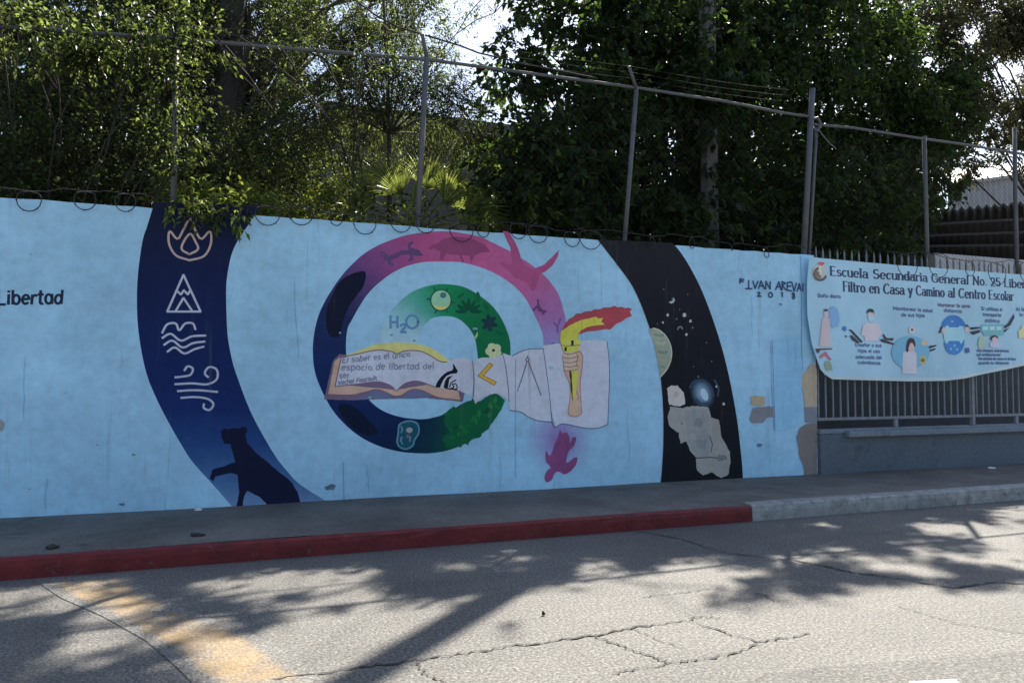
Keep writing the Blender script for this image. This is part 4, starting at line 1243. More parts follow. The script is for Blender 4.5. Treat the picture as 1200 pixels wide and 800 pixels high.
# fourth panel: ring of two blue halves
ban_poly('printed_disc', zQ(ell(380, 285, 118, 140, 26)), S(118, 164, 204))
ban_poly('printed_ring_half', zQ([(242, 212), (256, 160), (290, 118), (330, 92), (380, 84), (430, 96), (470, 130), (496, 170), (512, 205), (470, 200), (440, 195), (430, 212), (330, 212), (312, 192)]), S(28, 92, 162))
ban_poly('printed_ring_half', zQ([(262, 362), (300, 388), (320, 352), (435, 352), (452, 386), (492, 334), (486, 400), (462, 450), (420, 486), (380, 496), (330, 486), (290, 450)]), S(30, 96, 166))
for x_, y_ in ((360, 150), (385, 400), (345, 435), (410, 440)):
    ban_poly('printed_dot', zQ(ell(x_, y_, 13, 13, 8)), S(96, 142, 196))
ban_poly('printed_face', zQ(ell(270, 245, 26, 34, 12)), S(150, 152, 158))
ban_poly('printed_face', zQ(ell(515, 235, 22, 30, 12)), S(160, 148, 160))
ban_poly('printed_square', zQ([(492, 428), (535, 422), (544, 470), (500, 482)]), S(42, 66, 128))
# fifth panel: green bus and traveller
ban_poly('printed_bus', zQ([(650, 186), (884, 178), (884, 296), (690, 300), (655, 250)]), S(84, 140, 162))
for k in range(3):
    ban_poly('printed_bus_window', zQ([(668 + k * 70, 204), (722 + k * 70, 202), (722 + k * 70, 240), (668 + k * 70, 242)]), S(132, 170, 192))
ban_poly('printed_figure', zQ([(745, 372), (780, 352), (815, 354), (838, 380), (836, 420), (748, 418)]), S(150, 158, 190))
ban_poly('printed_face', zQ(ell(794, 338, 28, 30, 14)), S(172, 150, 160))
ban_poly('printed_hair', zQ([(746, 335), (756, 305), (785, 290), (815, 300), (830, 330), (815, 325), (795, 308), (770, 322), (756, 350)]), S(34, 28, 52), 1)
ban_poly('printed_bottle', zQ([(640, 310), (690, 305), (705, 380), (700, 430), (640, 430), (625, 380)]), S(128, 152, 152))
ban_poly('printed_bottle', zQ([(1080, 190), (1110, 188), (1114, 225), (1150, 250), (1152, 320), (1046, 322), (1042, 250), (1076, 225)]), S(172, 168, 138))
ban_poly('printed_square', zQ([(1115, 325), (1180, 320), (1200, 380), (1170, 420)]), S(52, 56, 84))

# ------------------------------------------------------------------ fence over the wall
fence = empty('chain_link_fence', (4.9, D + 0.10, WT), 'tall chain link fence with steel posts standing on top of the mural wall', 'fence')
FY = D + 0.09
def fpost(px0, py0, px1, py1, r, arm=None, name='post'):
    a = at_y(px0, py0, FY); b = at_y(px1, py1, FY)
    d = (b - a); a = a - d * ((a[2] - (WT - 0.15)) / d[2]) if d[2] else a
    bm = bmesh.new(); tube(bm, [a, (a + b) / 2, b], r, 10)
    o = new_obj(name, bm, STEEL, fence, True)
    if arm:
        c = at_y(arm[0], arm[1], FY - 0.12)
        bm = bmesh.new(); tube(bm, [b - (b - a) * 0.01, c], r * 0.75, 8)
        new_obj('arm', bm, STEEL, o, True)
    return a, b
P0 = fpost(203, 246, 206, 60, 0.030, (200, 30))
P1 = fpost(489, 266, 500, 66, 0.032, (495, 40))
P2 = fpost(732, 281, 746, 103, 0.030, (737, 78))
P3 = fpost(942, 297, 952, 104, 0.042)
P3b = fpost(948.5, 297, 957, 150, 0.022)
def rpost(px, y1):
    a = at_y(px[0], 300, RY + 0.06); b = at_y(px[1], y1, RY + 0.06)
    bm = bmesh.new(); tube(bm, [(a[0], RY + 0.06, 2.3), (a + b) / 2, b], 0.032, 10)
    new_obj('post', bm, STEEL, fence, True)
    return b
P4t = rpost((1086.5, 1083), 160)
P5t = rpost((1190.5, 1189), 150)
def frail(pts, r=0.021):
    bm = bmesh.new()
    q = [at_y(x, y, FY) for x, y in pts]
    tube(bm, q, r, 8)
    new_obj('top_rail', bm, STEEL, fence, True)
frail([(-120, 20), (40, 34), (205, 46), (350, 58), (500, 70), (620, 86), (746, 103), (850, 119), (915, 132), (950, 137)])
frail([(955, 146), (1000, 150), (1083, 163), (1140, 171), (1200, 181), (1300, 196)])
# clamp and rag of wire at the doubled post
bm = bmesh.new()
tube(bm, [at_y(x, y, FY - 0.03) for x, y in ((952, 140), (958, 138), (962, 145), (958, 154), (953, 150))], 0.02, 6)
new_obj('clamp', bm, STEEL, fence, True)
bm = bmesh.new()
tube(bm, [at_y(x, y, FY - 0.03) for x, y in ((958, 150), (965, 160), (973, 169), (980, 175))], 0.010, 5)
new_obj('loose_wire', bm, STEEL, fence, True)
# barbed strands
for k, off in enumerate((0, -7, -14)):
    bm = bmesh.new()
    q = []
    for (xa, ya), (xb, yb) in zip([(206, 44), (499, 55), (741, 92), (951, 122)][:-1], [(499, 55), (741, 92), (951, 122)]):
        for t in np.linspace(0, 1, 9)[:-1]:
            q.append(at_y(xa + (xb - xa) * t, ya + (yb - ya) * t + off + 3 * math.sin(math.pi * t), FY - 0.02 * k))
    tube(bm, q, 0.0018, 4)
    new_obj('barbed_strand', bm, RUST, fence)
# woven mesh
def chain_link(x0, x1, z0, z1, y, pitch=0.062):
    V, Fc = [], []
    H = z1 - z0
    r = 0.0009
    def seg(a, b):
        i = len(V)
        for p in (a, b):
            V.extend([(p[0] - r, y + r, p[1] - r), (p[0] + r, y + r, p[1] - r), (p[0], y - r, p[1] + r)])
        for k in range(3):
            Fc.append((i + k, i + (k + 1) % 3, i + 3 + (k + 1) % 3, i + 3 + k))
    x = x0 - H
    while x < x1:
        for s in (1, -1):
            a = np.array([x, z0]) if s == 1 else np.array([x, z1])
            t0 = max(0, (x0 - x) / H); t1 = min(1, (x1 - x) / H)
            if t1 - t0 > 0.01:
                seg((x + H * t0, a[1] + s * H * t0), (x + H * t1, a[1] + s * H * t1))
        x += pitch * 1.35
    return V, Fc
V, Fc = chain_link(-3.5, 7.75, WT + 0.04, 5.05, FY)
tag(mesh_np('wire_mesh', V, Fc, RUST, fence), kind='stuff')
V, Fc = chain_link(7.85, 14.0, 3.1, 4.95, RY + 0.06)
tag(mesh_np('wire_mesh', V, Fc, RUST, fence), kind='stuff')

# ------------------------------------------------------------------ coiled razor wire hanging over the wall edge
def coil(name, x0, x1, zc_, pitch, rad, yb, label):
    bm = bmesh.new()
    pts = []
    t = 0.0; x = x0
    ph = 0
    n = int((x1 - x0) / pitch * 22)
    for i in range(n):
        a = 2 * math.pi * i / 22
        loop = int(i / 22)
        rr = rad * (1 + 0.16 * math.sin(loop * 2.4) + 0.10 * math.sin(loop * 5.1 + 1))
        dz = 0.03 * math.sin(loop * 1.7)
        pts.append((x0 + pitch * i / 22 + rr * 1.15 * math.sin(a) + 0.05 * math.sin(loop * 3.3), yb - 0.02 * math.sin(a * 0.5) ** 2 + 0.07 * max(0, math.cos(a)), zc_ + dz + rr * (math.cos(a) if math.cos(a) < 0 else 0.30 * math.cos(a))))
    tube(bm, pts, 0.0055, 5)
    root = new_obj(name, bm, RUST)
    tag(root, label, 'razor wire', 'coils of razor wire along the wall top')
    bm = bmesh.new()
    for p in pts[::3]:
        d = Vector((rng.uniform(-1, 1), rng.uniform(-.6, .6), rng.uniform(-1, 1))).normalized() * 0.022
        q = Vector(p)
        s = d.cross(Vector((0, 1, 0))).normalized() * 0.005
        vs = [bm.verts.new(q - d), bm.verts.new(q + s), bm.verts.new(q + d), bm.verts.new(q - s)]
        bm.faces.new(vs)
    o = new_obj('barb', bm, RUST, root)
    o['kind'] = 'stuff'
    return root
coil('razor_wire', -3.0, 0.3, WT + 0.07, 0.42, 0.16, D - 0.035, 'razor wire coil hanging over the wall top at the left edge')
coil('razor_wire', 0.45, 4.75, WT + 0.07, 0.35, 0.165, D - 0.035, 'razor wire coil hanging over the wall top above the rings')
coil('razor_wire', 5.0, 7.6, WT + 0.08, 0.60, 0.13, D - 0.035, 'loose razor wire coil on the wall top above the signature')
coil('razor_wire', 9.2, 13.6, WT + 0.04, 0.62, 0.27, D - 0.13, 'razor wire coil drooping in front of the printed banner')

# ------------------------------------------------------------------ buildings behind
def block(name, parent, mat, x0, x1, y0, y1, z0, z1, bev=0.01):
    bm = bmesh.new(); add_box(bm, x0, x1, y0, y1, z0, z1, bev)
    return new_obj(name, bm, mat, parent)
hs = empty('plaster_house', (5.2, 18, 0.12), 'old plastered house with a flat concrete eave behind the fan palm', 'house')
hx0, hx1 = at_y(395, 200, 17)[0], at_y(640, 200, 17)[0]
ztop = at_y(500, 158, 17)[2]
block('wall', hs, PLASTER, hx0, hx1, 17.0, 21.0, 0.1, ztop)
block('roof_slab', hs, PLASTER, hx0 - 0.35, hx1 + 0.3, 16.55, 21.3, ztop + 0.002, ztop + 0.32)
# shed with dark corrugated canopy at right
sh = empty('canopy_shed', (16, 14, 0.12), 'long shed with dark layered canopy sheets and a pale strip of wall at right', 'shed')
SY = 13.5
def sheet_at(name, mat, pxl, pxr, ytl, ytr, ybl, ybr, Yt, Yb, wave=0.0, npr=120, thick=0.05):
    """sloping sheet from a top edge (further back) to a lower front edge, corrugated"""
    bm = bmesh.new()
    top = [at_y(pxl + (pxr - pxl) * k / npr, ytl + (ytr - ytl) * k / npr, Yt) for k in range(npr + 1)]
    bot = [at_y(pxl + (pxr - pxl) * k / npr, ybl + (ybr - ybl) * k / npr, Yb) for k in range(npr + 1)]
    rows = []
    for k in range(npr + 1):
        w = wave * math.sin(k * 2 * math.pi / 4.0)
        rows.append([bm.verts.new((top[k][0], top[k][1], top[k][2] + w)), bm.verts.new((bot[k][0], bot[k][1], bot[k][2] + w)),
                     bm.verts.new((bot[k][0], bot[k][1] + 0.02, bot[k][2] + w - thick)), bm.verts.new((top[k][0], top[k][1] + 0.02, top[k][2] + w - thick))])
    for a, b in zip(rows, rows[1:]):
        for j in range(4):
            bm.faces.new((a[j], a[(j + 1) % 4], b[(j + 1) % 4], b[j]))
    bmesh.ops.recalc_face_normals(bm, faces=bm.faces[:])
    return new_obj(name, bm, mat, sh)
sheet_at('canopy_sheet', DARK_ROOF, 1085, 1330, 248, 226, 264, 252, 13.2, 14.0, 0.05, 100, 0.06)
sheet_at('canopy_sheet', DARK_ROOF, 1080, 1330, 262, 248, 276, 268, 13.3, 14.2, 0.005)
sheet_at('canopy_sheet', DARK_ROOF, 1078, 1330, 275, 266, 290, 285, 13.25, 14.2, 0.005)
sheet_at('canopy_sheet', DARK_ROOF, 1076, 1330, 287, 284, 303, 302, 13.2, 14.1, 0.005)
a = at_y(1092, 300, 14.6); b = at_y(1330, 300, 14.6)
block('back_wall', sh, DARK_WALL, a[0] - 4.5, b[0], 14.9, 15.1, 0.1, at_y(1100, 250, 14.9)[2])
zt = at_y(1150, 303, 13.0)[2]
block('parapet', sh, PALE_WALL, at_y(1096, 310, 13.0)[0], at_y(1340, 310, 13.0)[0], 13.0, 13.15, at_y(1150, 324, 13.0)[2], zt + 0.05)
block('lower_wall', sh, DARK_WALL, at_y(1096, 310, 13.0)[0] + 0.01, at_y(1340, 310, 13.0)[0], 13.02, 13.16, 0.1, at_y(1150, 324, 13.0)[2] - 0.002)
block('side_fence', sh, DARK_WALL, 8.3, at_y(1096, 310, 13.0)[0] - 0.01, 12.6, 12.7, 0.1, 2.6)
# pale sheet-metal hall further back
hall = empty('metal_hall', (26, 24, 0.12), 'pale ribbed sheet metal hall behind the dark canopy', 'hall')
def ribbed(pxl, pxr, yl, yr, Y):
    bm = bmesh.new()
    n = 90
    prev = None
    for k in range(n + 1):
        p = at_y(pxl + (pxr - pxl) * k / n, yl + (yr - yl) * k / n, Y)
        dy = 0.05 if k % 2 else 0.0
        cur = (bm.verts.new((p[0], Y - dy, p[2])), bm.verts.new((p[0], Y - dy, 0.1)))
        if prev: bm.faces.new((prev[0], prev[1], cur[1], cur[0]))
        prev = cur
    new_obj('front_wall', bm, SHEET, hall)
ribbed(1110, 1400, 216, 178, 22.0)
q0 = at_y(1110, 216, 22); q1 = at_y(1400, 178, 22)
bm = bmesh.new()
vs = [bm.verts.new(p) for p in ((q0[0], 21.8, q0[2] + .02), (q1[0], 21.8, q1[2] + .02), (q1[0], 27, q1[2] + 1.2), (q0[0], 27, q0[2] + 1.2), (q0[0], 21.8, q0[2] - .1), (q1[0], 21.8, q1[2] - .1))]
bm.faces.new(vs[:4]); bm.faces.new((vs[4], vs[5], vs[1], vs[0]))
new_obj('roof', bm, SHEET, hall)

# utility pole
pb = at_y(832, 300, 11.07)
ut = empty('utility_pole', (pb[0], 11.07, 0.12), 'tall pale concrete utility pole standing in the dark right hand tree', 'pole')
bm = bmesh.new(); tube(bm, [(pb[0], 11.07, 0.1), (pb[0], 11.07, 5), (pb[0] - 0.02, 11.07, 12.2)], [0.165, 0.15, 0.135], 8)
new_obj('shaft', bm, POLE, ut)
# slack cable seen at the upper left
bm = bmesh.new()
cab = [at_y(x, y, 9.6) for x, y in ((400, -12), (418, 2), (440, 18), (466, 32), (500, 42), (540, 54), (560, 62), (620, 76), (700, 92))]
tube(bm, cab, 0.012, 6)
tag(new_obj('cable', bm, RUST), 'black slack cable crossing the gap of sky above the fence', 'cable')

# ------------------------------------------------------------------ foliage
SH_POLYS = []   # where tree shade falls on the road, in photo pixels
SH_POLYS.append([(600, 695), (650, 685), (690, 687), (725, 670), (765, 672), (810, 660), (850, 664), (870, 680), (828, 690), (822, 704), (860, 714), (912, 706), (905, 690), (950, 700), (990, 703), (1030, 686), (1100, 686), (1140, 700), (1230, 685), (1260, 590), (900, 600), (640, 600), (400, 640), (350, 662), (440, 668), (430, 694), (480, 703), (560, 702)])
SH_POLYS.append([(-60, 706), (40, 702), (95, 716), (150, 736), (205, 764), (235, 830), (-60, 830)])
SH_POLYS.append([(135, 666), (290, 662), (262, 684), (250, 700), (300, 712), (335, 742), (285, 758), (205, 768), (130, 738), (165, 712), (125, 700)])
SH_POLYS.append([(470, 735), (520, 728), (540, 745), (500, 752)])
SH_POLYS.append([(560, 735), (600, 725), (612, 738), (580, 748)])
for (x_, y_, a_, b_) in ((275, 690, 30, 7), (335, 702, 34, 8), (395, 716, 28, 7), (300, 724, 34, 8), (362, 742, 28, 7), (250, 740, 26, 7), (305, 768, 24, 7), (425, 728, 22, 6), (240, 790, 26, 7)):
    SH_POLYS.append(ell(x_, y_, a_, b_, 12))
SH_HOLES = [[(1000, 655), (1025, 655), (1030, 664), (1005, 667)], [(1065, 614), (1130, 612), (1210, 616), (1210, 634), (1140, 632), (1080, 626)], [(1145, 640), (1210, 636), (1210, 658), (1165, 654)], [(1150, 596), (1210, 590), (1210, 606), (1165, 608)],
            [(618, 656), (640, 650), (650, 662), (625, 672)], [(780, 656), (830, 652), (835, 660), (790, 664)], [(925, 612), (965, 610), (970, 618), (930, 620)], [(285, 665), (340, 662), (345, 668), (290, 672)], [(365, 656), (420, 652), (425, 660), (370, 664)], [(945, 640), (990, 636), (1000, 644), (950, 648)], [(690, 676), (705, 672), (712, 680), (695, 684)]]
def inside(P, poly):
    x, y = P[:, 0], P[:, 1]
    c = np.zeros(len(P), bool)
    n = len(poly)
    for i in range(n):
        x1, y1 = poly[i]; x2, y2 = poly[(i + 1) % n]
        m = ((y1 > y) != (y2 > y)) & (x < (x2 - x1) * (y - y1) / ((y2 - y1) or 1e-9) + x1)
        c ^= m
    return c
SUNV = np.array(SUN)
def shadow_px(P):
    t = P[:, 2] / SUNV[2]
    G = P - SUNV[None] * t[:, None]
    px, f = project(G)
    return px, G, f
DISCS = []
_dr = np.random.default_rng(5)
for _ in range(75):          # sun flecks on the road, thick at both ends and along the shade's edge
    q = _dr.random()
    if q < 0.32: x, y = _dr.uniform(-20, 260), _dr.uniform(680, 800)
    elif q < 0.66: x, y = _dr.uniform(1010, 1230), _dr.uniform(592, 676)
    else: x, y = _dr.uniform(430, 1010), _dr.uniform(640, 705)
    g = at_z(x, y, 0)
    DISCS.append((g[0], g[1], _dr.uniform(0.05, 0.17)))
def shade_mask(G):
    px, f = project(G)
    m = np.zeros(len(G), bool)
    for q in SH_POLYS: m |= inside(px, q)
    for q in SH_HOLES: m &= ~inside(px, q)
    for x, y, r in DISCS:
        m &= ((G[:, 0] - x) ** 2 + (G[:, 1] - y) ** 2) > r * r
    return m
def shade_ok(P, margin=0.19):
    """sprays high in the crowns stay where the photo shows their shade, and leave its sunny gaps open"""
    px, G, f = shadow_px(P)
    seen = (G[:, 1] < 6.55) & (f > 0.5)
    m = np.ones(len(P), bool)
    for dx, dy in ((0, 0), (margin, 0), (-margin, 0), (0, margin), (0, -margin)):
        Q = G + np.array([dx, dy, 0])
        m &= shade_mask(Q) | (Q[:, 1] > 6.55)
    return ~seen | m | (P[:, 1] < 9.2)

def leaf_mesh(name, sprays, dirs, L, W, per, spread, mat, parent, droop=0.3, jit=0.5):
    """sprays (n,3) origins and dirs (n,3); per leaves along each; diamond leaves folded on the midrib"""
    n = len(sprays)
    if n == 0: return None
    N = n * per
    o = np.repeat(sprays, per, 0)
    d = np.repeat(dirs, per, 0)
    t = np.tile(np.linspace(0.1, 1.0, per), n)[:, None] * spread
    ld = d + nrng.normal(0, jit, (N, 3))
    ld[:, 2] -= droop
    ld /= np.linalg.norm(ld, axis=1)[:, None]
    base = o + d * t + nrng.normal(0, spread * 0.10, (N, 3))
    nn = nrng.normal(0, 0.6, (N, 3)); nn[:, 2] += 0.9
    side = np.cross(ld, nn); side /= np.linalg.norm(side, axis=1)[:, None] + 1e-9
    up = np.cross(side, ld)
    s = nrng.uniform(0.65, 1.25, (N, 1))
    tip = base + ld * L * s + np.array([0, 0, -0.15 * L]) * s
    mid = base + ld * L * 0.45 * s
    a = mid + side * W * 0.5 * s + up * W * 0.22 * s
    b = mid - side * W * 0.5 * s + up * W * 0.22 * s
    V = np.stack([base, a, tip, b], 1).reshape(-1, 3)
    i = np.arange(N)[:, None] * 4
    Fc = np.concatenate([i + np.array([[0, 1, 2]]), i + np.array([[0, 2, 3]])], 1).reshape(-1, 3)
    return mesh_np(name, V, Fc, mat, parent)

def clump_points(c, r, n, shell=0.55):
    r = np.array(r) if np.ndim(r) else np.array([r, r, r * 0.8])
    if n == 1:
        v = nrng.normal(0, 1, (1, 3)); v /= np.linalg.norm(v, axis=1)[:, None]
        return np.array(c) + v * r * 0.9, v
    K = int(max(4, min(26, n / 9)))
    v = nrng.normal(0, 1, (K, 3)); v /= np.linalg.norm(v, axis=1)[:, None]
    k = nrng.uniform(0.25, 1, (K, 1)) ** 0.5
    sub = v * k * r
    w = nrng.uniform(0.3, 1.5, K)
    pick = nrng.choice(K, n, p=w / w.sum())
    p = sub[pick] + nrng.normal(0, 1, (n, 3)) * r * np.array([0.21, 0.21, 0.16])
    loose = nrng.random(n) < 0.18
    q = nrng.normal(0, 0.5, (n, 3)) * r
    p[loose] = q[loose]
    d = p / (np.linalg.norm(p, axis=1)[:, None] + 1e-6)
    return np.array(c) + p, d

def limb_path(a, b, n=6, sag=0.12):
    a = np.array(a); b = np.array(b)
    L = np.linalg.norm(b - a)
    out = []
    off = nrng.normal(0, 0.06 * L, 3)
    for t in np.linspace(0, 1, n):
        p = a + (b - a) * t + off * math.sin(math.pi * t) + np.array([0, 0, sag * L * math.sin(math.pi * t)])
        out.append(tuple(p))
    return out

def sun_corridor(P):
    """open ways for the sun down to the palm, the bright shrubs and the flecked hedge"""
    t = (P[:, 1] - 10.4) / SUNV[1]
    Q = P - SUNV[None] * t[:, None]
    up = P[:, 1] > 10.62
    pal = up & (Q[:, 0] > 2.0) & (Q[:, 0] < 4.3) & (Q[:, 2] > 3.3) & (Q[:, 2] < 4.7)
    shr = up & (Q[:, 0] > -0.6) & (Q[:, 0] < 2.0) & (Q[:, 2] > 3.2) & (Q[:, 2] < 4.4)
    hed = up & (Q[:, 0] > -3.5) & (Q[:, 0] <= 1.0) & (Q[:, 2] > 3.2) & (Q[:, 2] < 5.6)
    u = nrng.random(len(P))
    return ~((pal & (u < 0.93)) | (shr & (u < 0.72)) | (hed & (u < 0.30)))

def tree(name, label, base, height, r0, clumps, n_per, L, W, per, spread, leaf_mat, bark, droop=0.3, jit=0.5, group=None, lean=(0, 0), cat='tree', keep_fn=None, extra=None, sides=9, twigs=3, min_h=None):
    root = empty(name, base, label, cat, group)
    base = np.array(base)
    top = base + np.array([lean[0], lean[1], height])
    bm = bmesh.new()
    tp = limb_path(base, top, 9, 0.0)
    rads = [r0 * (1.25 if i == 0 else 1 - 0.72 * i / 8) for i in range(9)]
    tube(bm, tp, rads, sides + 3)
    SP, DR = [], []
    for (c, r) in clumps:
        c = np.array(c, float)
        hz = min(max(base[2] + (c[2] - base[2]) * rng.uniform(0.35, 0.7), base[2] + (min_h or 0.25 * height)), top[2])
        k = (hz - base[2]) / height
        st = np.array([np.interp(k * 8, range(9), [p[j] for p in tp]) for j in range(3)])
        rl = min(r0 * (1 - 0.7 * k) * 0.45, 0.055)
        pth = limb_path(st, c, 6)
        tube(bm, pth, [max(0.008, rl * (1 - 0.8 * i / 5)) for i in range(6)], 6)
        rm = max(r) if np.ndim(r) else r
        for _ in range(twigs):
            q, v = clump_points(c, r, 1, 1.0)
            tube(bm, limb_path(pth[rng.choice((3, 4, 5))], q[0], 4), [max(0.006, rl * 0.35), 0.008, 0.006, 0.004], 4)
        vol = (np.prod(r) if np.ndim(r) else r ** 3) ** (2 / 3.0)
        n = max(6, int(n_per * vol))
        p, v = clump_points(c, r, n)
        SP.append(p); DR.append(v)
    P = np.concatenate(SP); V = np.concatenate(DR)
    V = V * 0.7 + nrng.normal(0, 0.5, V.shape)
    V /= np.linalg.norm(V, axis=1)[:, None]
    ok = shade_ok(P)
    ok &= ~((P[:, 1] > D - 0.05) & (P[:, 1] < D + 0.28) & (P[:, 2] < WT + 0.10))
    ok &= sun_corridor(P)
    if keep_fn is not None: ok &= keep_fn(P)
    P, V = P[ok], V[ok]
    new_obj('trunk', bm, bark, root, True)
    leaf_mesh('crown', P, V, L, W, per, spread, leaf_mat, root, droop, jit)
    if extra is not None and len(extra):
        v = nrng.normal(0, 1, extra.shape); v /= np.linalg.norm(v, axis=1)[:, None]
        leaf_mesh('crown_shade_sprays', extra, v, L * 0.8, W * 0.8, 4, 0.10, leaf_mat, root, droop, 0.8)  # sprays added high up to cast the shade on the road
    return root

def dark_keep(P):
    px, dep = project(P)
    hide = (px[:, 0] > 268) & (px[:, 0] < 316) & (px[:, 1] > -20) & (px[:, 1] < 128) & (P[:, 1] < 12.25)
    return gap_fn(P) & ~(hide & (nrng.random(len(P)) < 0.93))

def sky_gap(gaps):
    """leave the gaps of sky that the photograph shows between the crowns"""
    def f(P):
        px, dep = project(P)
        m = np.ones(len(P), bool)
        for (x, y, rx, ry) in gaps:
            q = ((px[:, 0] - x) / rx) ** 2 + ((px[:, 1] - y) / ry) ** 2
            m &= (q > 1) | (nrng.random(len(P)) < 0.05)
        trunk = (px[:, 0] > 272) & (px[:, 0] < 314) & (px[:, 1] > -20) & (px[:, 1] < 126) & (P[:, 1] < 12.0)
        m &= ~(trunk & (nrng.random(len(P)) < 0.86))
        return m
    return f
GAPS = [(567, 40, 20, 25), (550, 88, 22, 13), (604, 128, 14, 18), (372, 70, 20, 24), (395, 20, 16, 18), (528, 10, 14, 12), (150, 118, 14, 10), (210, 125, 8, 8), (500, 20, 12, 14), (1180, 88, 26, 18), (1140, 40, 16, 14), (1090, 75, 14, 12), (1035, 68, 9, 8), (440, 14, 12, 10)]
gap_fn = sky_gap(GAPS)
def cl(px, py, Y, r):
    p = at_y(px, py, Y)
    return (tuple(p), r)

# extra sprays for the shade that falls on the road, taken along the sun's rays at crown height
def shade_sprays(n, ylo, yhi):
    out = []
    tries = 0
    polys = SH_POLYS
    while len(out) < n and tries < 60:
        tries += 1
        px = np.stack([nrng.uniform(-60, 1260, 4000), nrng.uniform(596, 830, 4000)], 1)
        m = np.zeros(4000, bool)
        for q in polys: m |= inside(px, q)
        for q in SH_HOLES: m &= ~inside(px, q)
        px = px[m]
        for x, y in px:
            g = at_z(x, y, 0)
            # even spread over the ground rather than over the picture
            dist2 = g[0] ** 2 + g[1] ** 2
            if nrng.random() > min(1, dist2 / 90.0): continue
            Y = nrng.uniform(ylo, yhi)
            t = (Y - g[1]) / SUNV[1]
            out.append(g + SUNV * t)
            if len(out) >= n: break
    return np.array(out)
XS = shade_sprays(9000, 10.0, 13.2)
XS = XS[shade_ok(XS, 0.09)]
XS_ALL = XS
xs_px, xs_dep = project(XS)
XS = XS[((xs_px[:, 1] < -6) | ((xs_px[:, 0] > 650) & (xs_px[:, 0] < 1100) & (xs_px[:, 1] < 110))) & (XS[:, 2] < 11.5)]
isL = XS[:, 0] < 6.3
XS_L, XS_R = XS[isL], XS[~isL]

# big broad-leaved tree on the right
cr = []
for px, py, Y, r in ((836, 40, 10.7, 0.42), (832, 10, 10.75, 0.4), (828, 62, 10.6, 0.34), (840, -20, 10.8, 0.4), (838, 115, 10.6, 0.3), (822, 95, 10.6, 0.40), (842, 140, 10.7, 0.32), (850, 190, 10.7, 0.26), (640, 60, 12.0, 1.1), (700, 30, 12.5, 1.3), (780, 40, 12.2, 1.3), (870, 30, 12.5, 1.3), (950, 40, 12.8, 1.3), (1010, 60, 13.0, 1.2), (650, 160, 11.0, 0.9), (700, 120, 11.5, 1.1), (770, 130, 12.2, 1.2),
                     (880, 120, 12.3, 1.2), (960, 130, 12.8, 1.2), (1030, 140, 13.2, 1.1), (620, 215, 10.6, 0.75), (670, 230, 10.9, 0.9), (720, 210, 11.3, 1.0), (790, 220, 11.8, 1.1), (870, 230, 12.0, 1.1), (950, 220, 12.2, 1.1), (1020, 225, 12.6, 1.0),
                     (620, 265, 10.4, 0.6), (680, 270, 10.6, 0.7), (760, 275, 11.0, 0.8), (850, 280, 11.4, 0.9), (930, 280, 11.8, 0.9), (1010, 275, 12.0, 0.8), (1060, 200, 13.0, 0.8), (600, 90, 11.5, 0.45), (598, 175, 10.8, 0.5),
                     (820, 90, 13.4, 1.3), (1075, 160, 13.4, 0.9), (1090, 100, 13.8, 0.9), (1060, 240, 12.6, 0.7), (1090, 215, 13.0, 0.5), (1110, 150, 13.6, 0.6), (740, 250, 12.8, 1.2), (900, 190, 13.6, 1.3), (1000, 190, 13.8, 1.2), (660, 190, 12.6, 1.0), (1060, 110, 13.6, 1.0),
                     (690, -70, 12.3, 1.4), (800, -80, 12.6, 1.4), (900, -70, 12.8, 1.4), (990, -40, 13.2, 1.2), (740, -160, 12.4, 1.3), (850, -170, 12.8, 1.3), (950, -150, 13.0, 1.2)):
    cr.append(cl(px, py, Y, r))
for k in range(5):
    pk_ = XS_R[nrng.integers(len(XS_R))] if len(XS_R) else None
    if pk_ is not None: cr.append((tuple(pk_), 0.6))
bt = at_y(770, 400, 12.9)
tree('broadleaf_tree', 'tall dense dark green broadleaf tree filling the view behind the right part of the fence', (bt[0], 12.9, 0.12), 8.6, 0.24, cr, 290, 0.135, 0.085, 9, 0.30, LEAF_BROAD, BARK, 0.45, 0.55, keep_fn=gap_fn, extra=XS[sun_corridor(XS)], min_h=2.4)
# dark trunked tree, upper left
tr = at_y(293, 100, 12.0)
cl_ = []
for px, py, Y, r in ((190, 30, 12.0, 0.8), (240, 60, 12.2, 0.75), (330, 20, 11.6, 0.7), (380, 10, 11.4, 0.6), (150, 90, 12.4, 0.7), (310, 90, 12.6, 0.5), (350, 130, 11.8, 0.5), (230, 130, 12.5, 0.7), (120, 20, 12.4, 0.9), (60, 10, 12.0, 0.9), (280, -30, 12.4, 0.7), (200, -40, 12.6, 0.6), (100, -30, 12.6, 0.6), (340, 60, 13.0, 0.5), (260, 0, 13.0, 0.8), (30, 60, 13.2, 1.0), (110, 70, 13.4, 0.9), (170, 50, 13.5, 0.9), (-20, 20, 12.6, 1.0), (220, 100, 13.4, 0.8), (370, 40, 12.6, 0.5), (330, 160, 13.0, 0.6)):
    cl_.append(cl(px, py, Y, r))
for _ in range(22):  # high clumps added, mostly out of view, to shade the leaves below
    cl_.append(((nrng.uniform(-1.5, 4.5), nrng.uniform(13.6, 15.6), nrng.uniform(7.4, 9.6)), nrng.uniform(0.55, 0.85)))
tree('dark_trunk_tree', 'tree with a thick dark trunk rising above the dark blue ribbon', (tr[0], 12.0, 0.12), 10.4, 0.33, cl_, 560, 0.065, 0.030, 11, 0.28, LEAF_FEATHER, BARK, 0.3, 0.6, keep_fn=dark_keep, min_h=4.6)
